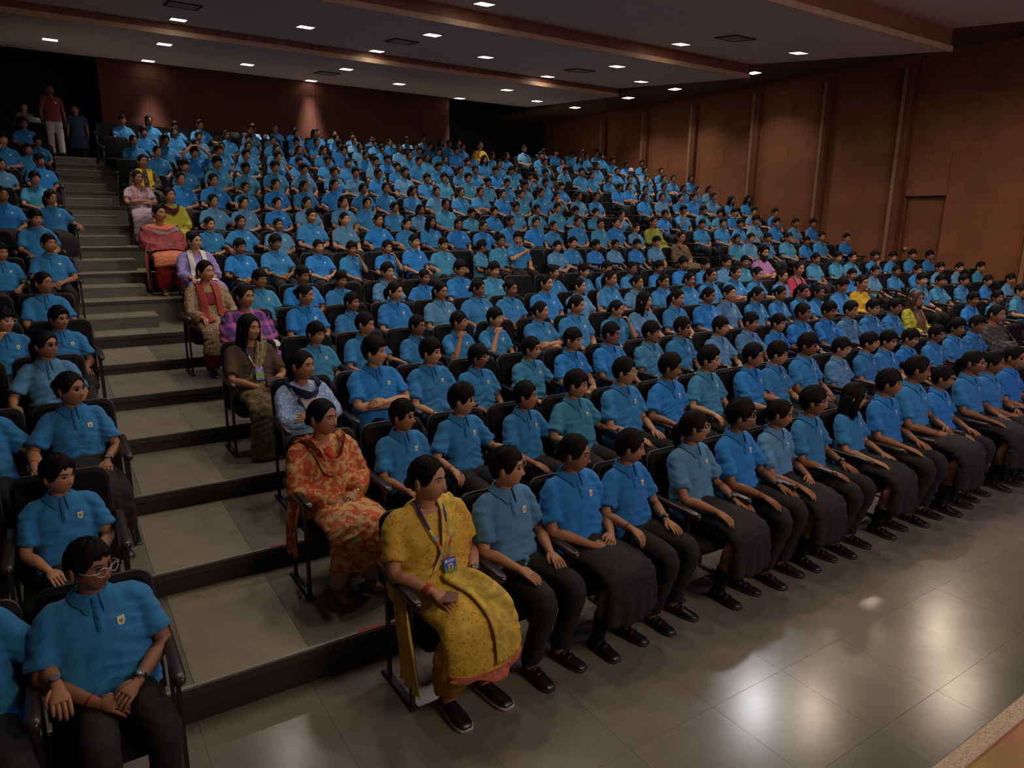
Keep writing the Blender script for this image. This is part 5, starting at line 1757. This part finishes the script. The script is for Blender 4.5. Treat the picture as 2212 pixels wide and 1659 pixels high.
def adult(d):
    key = d['key']
    row, x, e, _ = next(p for p in PEOPLE if p[3] == 'T:' + key)
    r = random.Random(sum(map(ord, key)))
    s = max(.95, min(1.12, (1.075 + e) / 1.07))
    g = max(-.2, min(.62, math.atan2(9.5 - x, ROWY[row - 1] + 2.5)))
    body = .22 * g
    if key == 'yellow_saree': body = .10
    lod = 0 if row <= 6 else 1
    hp = headparams('lady', r)
    if key == 'bearded':
        hp = headparams('child', r); hp.update(a=.079, b=.10, c=.118)
    e_ = empty('person', (x, ROWY[row - 1] - .065 * s, ROWZ[row - 1]), body, s)
    thing(e_, TLAB[key], 'person')
    P = dict(lod=lod, fat=d['fat'], seed=3, head=hp, yaw=(g - body) * (1 if row < 4 else .9), nod=.02, hoff=(0, -.004, .005), pose=d['pose'], scoop=1 if d['bust'] else 0, kneex=.112, leg=dict(LEG, bare=key in ('orange', 'shawl')), handk=1.02)
    bm, HM, W = build_body(P)
    set_mat(link('body', bm, e_), 'skin_fair' if key in ('yellow_saree', 'red_scarf', 'lime', 'purple_kurta', 'yellow_green', 'bearded') else 'skin_tan')
    top = link(d['top'], GT[(key, 'top')], e_)
    low = link('sari_skirt' if d['skirt'] == 'saree' else 'trousers', GT[(key, 'low')], e_)
    bv = bvh_of(GT[(key, 'top')])
    for nm, q in ([('eyes', eyes_mesh(hp, lod, True))] if lod else face_parts(hp)): link(nm, q, e_, HM)
    big = Matrix.Diagonal((1.045, 1.03, 1.03, 1))
    hk = 'l' if key in ('brown_saree', 'yellow_green', 'kurta') else 'g'
    hme = get_hair(hk, 3 if hk == 'g' else 0, lod) if key != 'bearded' else get_hair('b', 1, lod)
    if key == 'kurta':
        hme = get_hair('g', 1, lod)
    h = link('hair', hme, e_, HM @ big)
    if key == 'yellow_green': set_mat(h, 'hair_brown')
    if key in ('yellow_scarf', 'dark_print', 'yellow_green', 'yellow_back', 'bearded'):
        link('glasses', GLS[(0, 1)], e_, HM @ big)
    shoe = {'yellow_saree': ('shoe_black', 'sole_white')}.get(key, ('shoe_black', 'shoe_sole'))
    if key in ('orange', 'shawl'):
        for q in (-1, 1):
            mb = MB()
            mb.rings([[(q * LEG['ax'] + a * (1 if z < .01 else .97), LEG['ay'] + b, z) for a, b in ((-.03, .06), (.03, .06), (.036, 0), (.044, -.09), (.036, -.15), (.0, -.17), (-.036, -.15), (-.044, -.09), (-.036, 0))] for z in (0, .014)])
            mb.tube([(q * LEG['ax'] - .042, LEG['ay'] - .03, .012), (q * LEG['ax'] - .02, LEG['ay'] - .075, .045), (q * LEG['ax'], LEG['ay'] - .115, .035), (q * LEG['ax'] + .02, LEG['ay'] - .075, .045), (q * LEG['ax'] + .042, LEG['ay'] - .03, .012)], [.006] * 5, 6, sub=2)
            link('sandal', mb.mesh('sandal', ['leather_tan']), e_)
    else:
        for q in (-1, 1):
            link('shoe', shoe_mesh(*shoe, strap=False), e_, Matrix.Translation((q * LEG['ax'], LEG['ay'], 0)) @ Matrix.Rotation(q * .08, 4, 'Z') @ Matrix.Scale(1.08, 4))
    def add(name, pv, m, parent=e_, **k):
        return link(name, ribbon(name, pv[0], pv[1], m, bv, **k), parent)
    def lanyard(zc):
        L = []
        for q in (-1, 1):
            p = [(q * .062, .10, .960), (q * .066, .03, .925), (q * .055, -.05, .86), (q * .032, -.10, .78), (q * .004, -.13, zc + .05)]
            link('lanyard', ribbon('lanyard', p, [(.0075, .002, .002)] * 5, None, bv, off=.018, nw=2, sub=6, wave=0, thick=.0015, mats=(['lanyard_navy', 'band_yellow', 'band_sky', 'band_red', 'band_orange'], [0, 0, 0, 0, 0, 0, 1, 2, 3, 4, 2, 3])), e_)
        hit = bv.ray_cast(Vector((.005, -.7, zc)), Vector((0, 1, 0)))
        yc = (hit[0].y if hit[0] is not None else -.14) - .028
        mb = MB()
        mb.box(-.036, .036, 0, .003, -.058, .058, 0)
        mb.box(-.036, .036, -.0008, 0, -.044, .008, 1)
        mb.ball((-.021, -.0012, .042), (.009, .001, .009), 12, 4, 2)
        mb.box(-.008, .030, -.0010, 0, .043, .048, 2)
        mb.box(-.008, .024, -.0010, 0, .036, .040, 2)
        mb.box(-.011, .013, -.0014, 0, -.004, .028, 2)
        mb.box(-.008, .010, -.0018, 0, -.003, .009, 3)
        mb.ball((.001, -.002, .016), (.0055, .0012, .0075), 8, 5, 4)
        card = link('id_card', mb.mesh('id_card', ['card_blue', 'card_green', 'card_white', 'band_red', 'leather_tan'], False), e_, Matrix.Translation((.005, yc, zc)) @ Matrix.Rotation(-.25, 4, 'X'))
    if key == 'yellow_saree':
        add('pallu', PALLU, 'pallu_gold', force=True, off=.014, wave=.006, nw=10)
        p = [(.02, -.16, .66), (.045, -.24, .65), (.06, -.34, .635), (.07, -.44, .60), (.075, -.50, .52), (.078, -.515, .42), (.08, -.515, .33)]
        add('pallu', (p, [(.075, 0, .0)] * 7), 'pallu_gold', off=.012, nw=9)
        p = [(-.215, -.02, .60), (-.262, -.10, .50), (-.275, -.16, .36), (-.270, -.18, .20), (-.265, -.18, .13)]
        link('pallu', ribbon('pallu', p, [(.01, .10, 0)] * 5, 'saree_yellow', None, nw=9, wave=.008), e_)
        p = [(-.20, -.43, .305), (-.10, -.53, .290), (0, -.555, .285), (.10, -.54, .290), (.20, -.44, .30)]
        add('hem_border', (p, [(0, 0, .016)] * 5), 'yellow_hem', off=.004, wave=.003)
        lanyard(.665)
        w_, E, dd = W[1]
        link('wristwatch', band_mesh('wristwatch', w_, E, dd, .031, .011, 'watch_black', True), e_)
        ax = (E - w_) / np.linalg.norm(E - w_)
        link('bangle', band_mesh('bangle', w_ + ax * .022, E, dd, .0315, .003, 'bangle_gold'), e_)
        w_, E, dd = W[-1]
        for q in (0, .012):
            link('bangle', band_mesh('bangle', w_ + (E - w_) / np.linalg.norm(E - w_) * q, E, dd, .031, .005, 'thread_red'), e_)
        ph = boxmesh('phone', (-.036, .036, -.075, .075, -.004, .004), 'phone_back', .002)
        o = link('phone', ph)
        hx = w_ + np.array((.045, -.085, .0))
        o.matrix_world = Matrix.Translation(e_.location) @ Matrix.Rotation(body, 4, 'Z') @ Matrix.Scale(s, 4) @ Matrix.Translation(hx) @ Matrix.Rotation(-.7, 4, 'Z') @ Matrix.Rotation(-.2, 4, 'X')
        thing(o, 'dark red phone under the hand of person in yellow', 'phone')
    elif key == 'orange':
        add('dupatta', cowl(.10, .06), 'orange_batik', off=.010, wave=.008, nw=9)
        add('dupatta', ([(-.145, .18, .80), (-.14, .16, .90), (-.12, .07, .945), (-.11, .13, .95)], [(.05, 0, .0)] * 4), 'orange_batik', off=.01, wave=.006)
        p = [(-.215, .03, .60), (-.275, .0, .46), (-.285, -.02, .32), (-.28, -.02, .25)]
        link('dupatta', ribbon('dupatta', p, [(.0, .085, 0)] * 4, 'orange_batik', None, nw=8, wave=.010), e_)
        add('yoke', ([(0, -.02, .915), (0, -.07, .87), (0, -.10, .80)], [(.03, 0, 0), (.028, 0, 0), (.004, 0, 0)]), 'orange_yoke', off=.004, wave=0)
        w_, E, dd = W[1]
        link('bangle', band_mesh('bangle', w_, E, dd, .0285, .004, 'bangle_gold'), e_)
    elif key == 'kurta':
        add('scarf', cowl(.03, .040), 'navy_scarf', off=.012, wave=.010, nw=8)
        add('lace_yoke', ([(0, -.03, .88), (0, -.09, .83), (0, -.10, .76)], [(.075, 0, 0), (.085, 0, 0), (.03, 0, 0)]), 'kurta_lace', off=.005, wave=.002)
        w_, E, dd = W[-1]
        link('wristwatch', band_mesh('wristwatch', w_, E, dd, .029, .008, 'bangle_gold', True), e_)
    elif key == 'brown_saree':
        add('pallu', PALLU, 'saree_brown', force=True, off=.014, wave=.007, nw=10)
        b = ([np.array(p) + np.array(h) * -1.05 for p, h in zip(*PALLU)], [np.array(h) * .16 for h in PALLU[1]])
        add('pallu_border', b, 'brown_border', force=True, off=.017, wave=.001, nw=3)
        lanyard(.70)
        o = link('purse', boxmesh('purse', (-.06, .06, -.022, .022, -.035, .035), 'phone', .008))
        o.matrix_world = Matrix.Translation(e_.location) @ Matrix.Rotation(body, 4, 'Z') @ Matrix.Translation((.03, -.33, .655)) @ Matrix.Rotation(-.5, 4, 'X')
        thing(o, 'small black purse in the hands of person in brown sari', 'purse')
    elif key == 'purple_plaid':
        add('shawl', wrap(.80, .16, .36), 'plaid_purple', force=True, off=.016, wave=.008, nw=12, thick=.006)
        add('folded_cloth', ([(.10, -.20, .67), (.10, -.30, .66), (.10, -.38, .63)], [(.07, 0, 0)] * 3), 'white_cloth', off=.02, wave=.006)
    elif key == 'red_scarf':
        for q in (-1, 1): add('scarf', strips(bv, q, .085, .040, .50), 'scarf_red', off=.011, wave=.007)
        add('neck_yoke', ([(0, -.04, .88), (0, -.09, .82), (0, -.105, .74)], [(.045, 0, 0)] * 3), 'maroon_cloth', off=.004, wave=0)
    elif key == 'purple_kurta':
        for q in (-1, 1): add('scarf', strips(bv, q, .088, .036, .50), 'white_cloth', off=.011, wave=.006)
    elif key == 'shawl':
        add('shawl', wrap(.80, .245, .37), 'shawl_red', force=True, off=.018, wave=.009, nw=14, thick=.006)
        add('shawl_border', wrap(.925, .028, .30), 'shawl_border', force=True, off=.026, wave=.004, nw=5)
        p = [(-.20, -.10, .68), (-.245, -.16, .56), (-.265, -.20, .40), (-.27, -.22, .22), (-.27, -.24, .09)]
        link('shawl_end', ribbon('shawl_end', p, [(.03, .09, 0)] * 5, 'maroon_shirt', None, nw=8, wave=.012), e_)
        o = link('phone', boxmesh('phone', (-.036, .036, -.004, .004, -.075, .075), 'phone', .002))
        o.matrix_world = Matrix.Translation(e_.location) @ Matrix.Rotation(body, 4, 'Z') @ Matrix.Translation((.03, -.26, .70)) @ Matrix.Rotation(-.6, 4, 'X')
        thing(o, 'black phone held above the lap of person in red shawl', 'phone')
    elif key == 'lime':
        add('scarf', cowl(.05, .05), 'maroon_scarf', off=.012, wave=.008)
    elif key == 'lavender':
        for q in (-1, 1): add('scarf', strips(bv, q, .075, .042, .66), 'pink_scarf', off=.011, wave=.006)
    elif key == 'yellow_scarf':
        for q in (-1, 1): add('scarf', strips(bv, q, .085, .048, .56), 'yellow_scarf', off=.012, wave=.007)
    elif key == 'yellow_green':
        for q in (-1, 1): add('scarf', strips(bv, q, .05, .055, .60), 'brown_scarf', off=.012, wave=.007)
    elif key == 'dark_shawl':
        add('shawl', wrap(.80, .17, .36), 'shawl_dark', force=True, off=.016, wave=.008, nw=12, thick=.006)
    elif key == 'dark_print':
        add('necklace', cowl(.08, .008), 'brown_border', off=.008, wave=0, nw=3)
    elif key == 'pink':
        for q in (-1, 1): add('scarf', strips(bv, q, .085, .028, .62), 'brown_border', off=.011, wave=.005)
    elif key == 'bearded':
        TH, AL = hgrid(34, 30)
        B = head_surface(TH, AL, hp, True)
        line = hairline(AL, [0, .3, .6, .9, 1.2, 1.45, 1.7, 3.15], [-.066, -.050, -.040, -.030, -.004, .01, -.12, -.12])
        k = np.clip((line - B[..., 2]) / .008 + .5, 0, 1)
        n = B / np.linalg.norm(B, axis=-1, keepdims=True)
        R = B * .93 * (1 - k)[..., None] + (B + n * .010 + np.array([0, -.016, -.030]) * np.clip((-.05 - B[..., 2]) / .05, 0, 1)[..., None]) * k[..., None]
        mb = MB()
        mb.rings(list(R))
        link('beard', mb.mesh('beard', ['beard']), e_, HM)
        mb = MB()
        mb.tube([(s_ * .028, front_y(s_ * .026, -.047, hp) - .003, -.047 + .004 * (s_ == 0)) for s_ in (-1, -.5, 0, .5, 1)], [.003, .006, .006, .006, .003], 7)
        link('moustache', mb.mesh('moustache', ['beard']), e_, HM)
        w_, E, dd = W[1]
        link('wristwatch', band_mesh('wristwatch', w_, E, dd, .030, .010, 'bangle_gold', True), e_)
for d in _lady:
    adult(d)

# ---------------------------------------------------------------- people standing in the entrance at the top of the stairs
def standing(loc, h, label, shirt, trouser, rz=0.0, tunic=False, stride=.09):
    s = h / 1.60
    e = empty('person', loc, rz, s)
    thing(e, label, 'person')
    hp = headparams('lady', random.Random(int(h * 100)))
    mb = MB()
    TH, AL = hgrid(*NPHI[1])
    hc = np.array([0, -.01, 1.485])
    mb.rings(list(head_surface(TH, AL, hp) + hc))
    for q in (-1, 1):
        mb.ball(hc + (q * .078, .012, -.004), (.010, .019, .031), 8, 5)
    mb.tube([(0, .02, 1.28), (0, .012, 1.34), (0, .0, 1.40), (0, -.002, 1.45)], [.075, .056, .050, .048], 12, up=(0, 1, 0))
    a = np.linspace(0, 2 * math.pi, 16, endpoint=False)
    mb.rings([np.stack([np.cos(a) * w_, .01 + np.sin(a) * d_, np.full(16, z)], 1) for z, w_, d_ in ((.80, .14, .10), (.95, .13, .09), (1.10, .13, .09), (1.25, .14, .085), (1.32, .06, .05))])
    for q in (-1, 1):
        E, w_ = np.array([q * .225, .03, 1.03]), np.array([q * .24, -.06, .80])
        mb.tube([(q * .12, .02, 1.285), (q * .165, .02, 1.27), E, w_], [.045, .046, .038, (.024, .02)], 9, up=(0, -1, 0), sub=3)
        hand(mb, w_, (0, -.15, -1), (q, 0, 0), q, .95, .4, 1)
        mb.tube([(q * .085, 0, .84), (q * .09, -.02 * q, .46), (q * stride, -.06 * q, .06)], [.075, .05, .035], 10, up=(0, 1, 0), sub=2)
    me = mb.mesh('body', ['skin'])
    at = me.attributes.new('tint', 'FLOAT_COLOR', 'POINT')
    at.data.foreach_set('color', np.ones(len(me.vertices) * 4, np.float32))
    link('body', me, e)
    mb = MB()
    low = .45 if tunic else .76
    mb.rings([np.stack([np.cos(a) * w_, .01 + np.sin(a) * d_, np.full(16, z)], 1) for z, w_, d_ in ((low, .23 if tunic else .19, .175 if tunic else .135), (.86, .185, .135), (1.0, .155, .11), (1.12, .165, .115), (1.24, .165, .10), (1.30, .11, .075), (1.335, .062, .06))])
    for q in (-1, 1):
        mb.tube([(q * .10, .02, 1.28), (q * .16, .02, 1.275), (q * .185, .02, 1.20), (q * .215, .03, 1.09)], [.062, .063, .060, .058], 12, up=(0, -1, 0), sub=2)
    fuse(('st' + label, 't'), mb, .015, 4, [shirt], folds(4, .004))
    mb = MB()
    mb.rings([np.stack([np.cos(a) * w_, .01 + np.sin(a) * d_, np.full(16, z)], 1) for z, w_, d_ in ((.72, .16, .115), (.82, .17, .12), (.90, .155, .11))])
    for q in (-1, 1):
        mb.tube([(q * .085, 0, .80), (q * .092, -.02 * q, .48), (q * stride, -.055 * q, .26), (q * stride, -.06 * q, .05)], [.095, .080, .072, .070], 12, up=(0, 1, 0), sub=2)
    fuse(('st' + label, 'l'), mb, .016, 4, [trouser], folds(6, .004))
    g = run_fuse()
    link('tunic' if tunic else 'shirt', g[('st' + label, 't')], e)
    link('trousers', g[('st' + label, 'l')], e)
    HM = Matrix.Translation(hc)
    link('hair', get_hair('g', 3, 1), e, HM @ Matrix.Diagonal((1.045, 1.03, 1.03, 1)))
    link('eyes', eyes_mesh(hp, 1, True), e, HM)
    for q in (-1, 1):
        link('shoe', SHOE, e, Matrix.Translation((q * stride, -.06 * q, 0)) @ Matrix.Rotation(q * .12, 4, 'Z'))
    return e
t = standing((.40, 19.55, 3.856), 1.50, 'person in maroon shirt and white trousers standing at top of stairs', 'maroon_shirt', 'white_trouser', .15)
link('badge', boxmesh('badge', (.05, .09, -.118, -.110, 1.17, 1.21), 'card_white'), t)
standing((-.15, 23.4, 3.856), 1.55, 'person in pale shirt in the dark behind the maroon shirt', 'pale_shirt', 'black_void', .3)
standing((1.00, 23.0, 3.856), 1.55, 'person in dark blue tunic in the dark entrance by the back wall', 'blue_tunic', 'black_void', -.2, True)

# ---------------------------------------------------------------- scraps of paper under the front chairs
for k, (u, v, lab) in enumerate(((1372, 1312, 'crumpled white paper scrap on floor behind the skirt in front row'), (1655, 1196, 'folded white paper scrap on floor between front row shoes'), (1040, 1345, 'pale cloth bag standing on floor behind the yellow outfit'))):
    d = ray(u, v)
    p = CAM + d * ((0.02 - CAM[2]) / d[2])
    mb = MB()
    if k < 2:
        R = []
        for i, y in enumerate((-.06, -.02, .02, .06)):
            R.append([(x, y, .012 + .03 * abs(math.sin(x * 31 + i)) * (i % 2)) for x in (-.05, -.02, .01, .05)] + [(x, y, .006 + .03 * abs(math.sin(x * 31 + i)) * (i % 2)) for x in (.05, .01, -.02, -.05)])
        mb.rings(R)
        o = link('paper_scrap', mb.mesh('paper_scrap', ['paper'], False))
        o.location = (p[0], p[1], 0)
        thing(o, lab, 'paper')
    else:
        mb.rings([[(-w_, -.05, z), (w_, -.05, z), (w_ * 1.02, 0, z), (w_, .05, z), (-w_, .05, z), (-w_ * 1.02, 0, z)] for z, w_ in ((0, .10), (.12, .11), (.20, .09), (.24, .07))])
        o = link('cloth_bag', mb.mesh('cloth_bag', ['white_cloth']))
        o.location = (p[0] + .06, p[1] + .16, 0)
        o.rotation_euler = (0, 0, .4)
        thing(o, lab, 'bag')
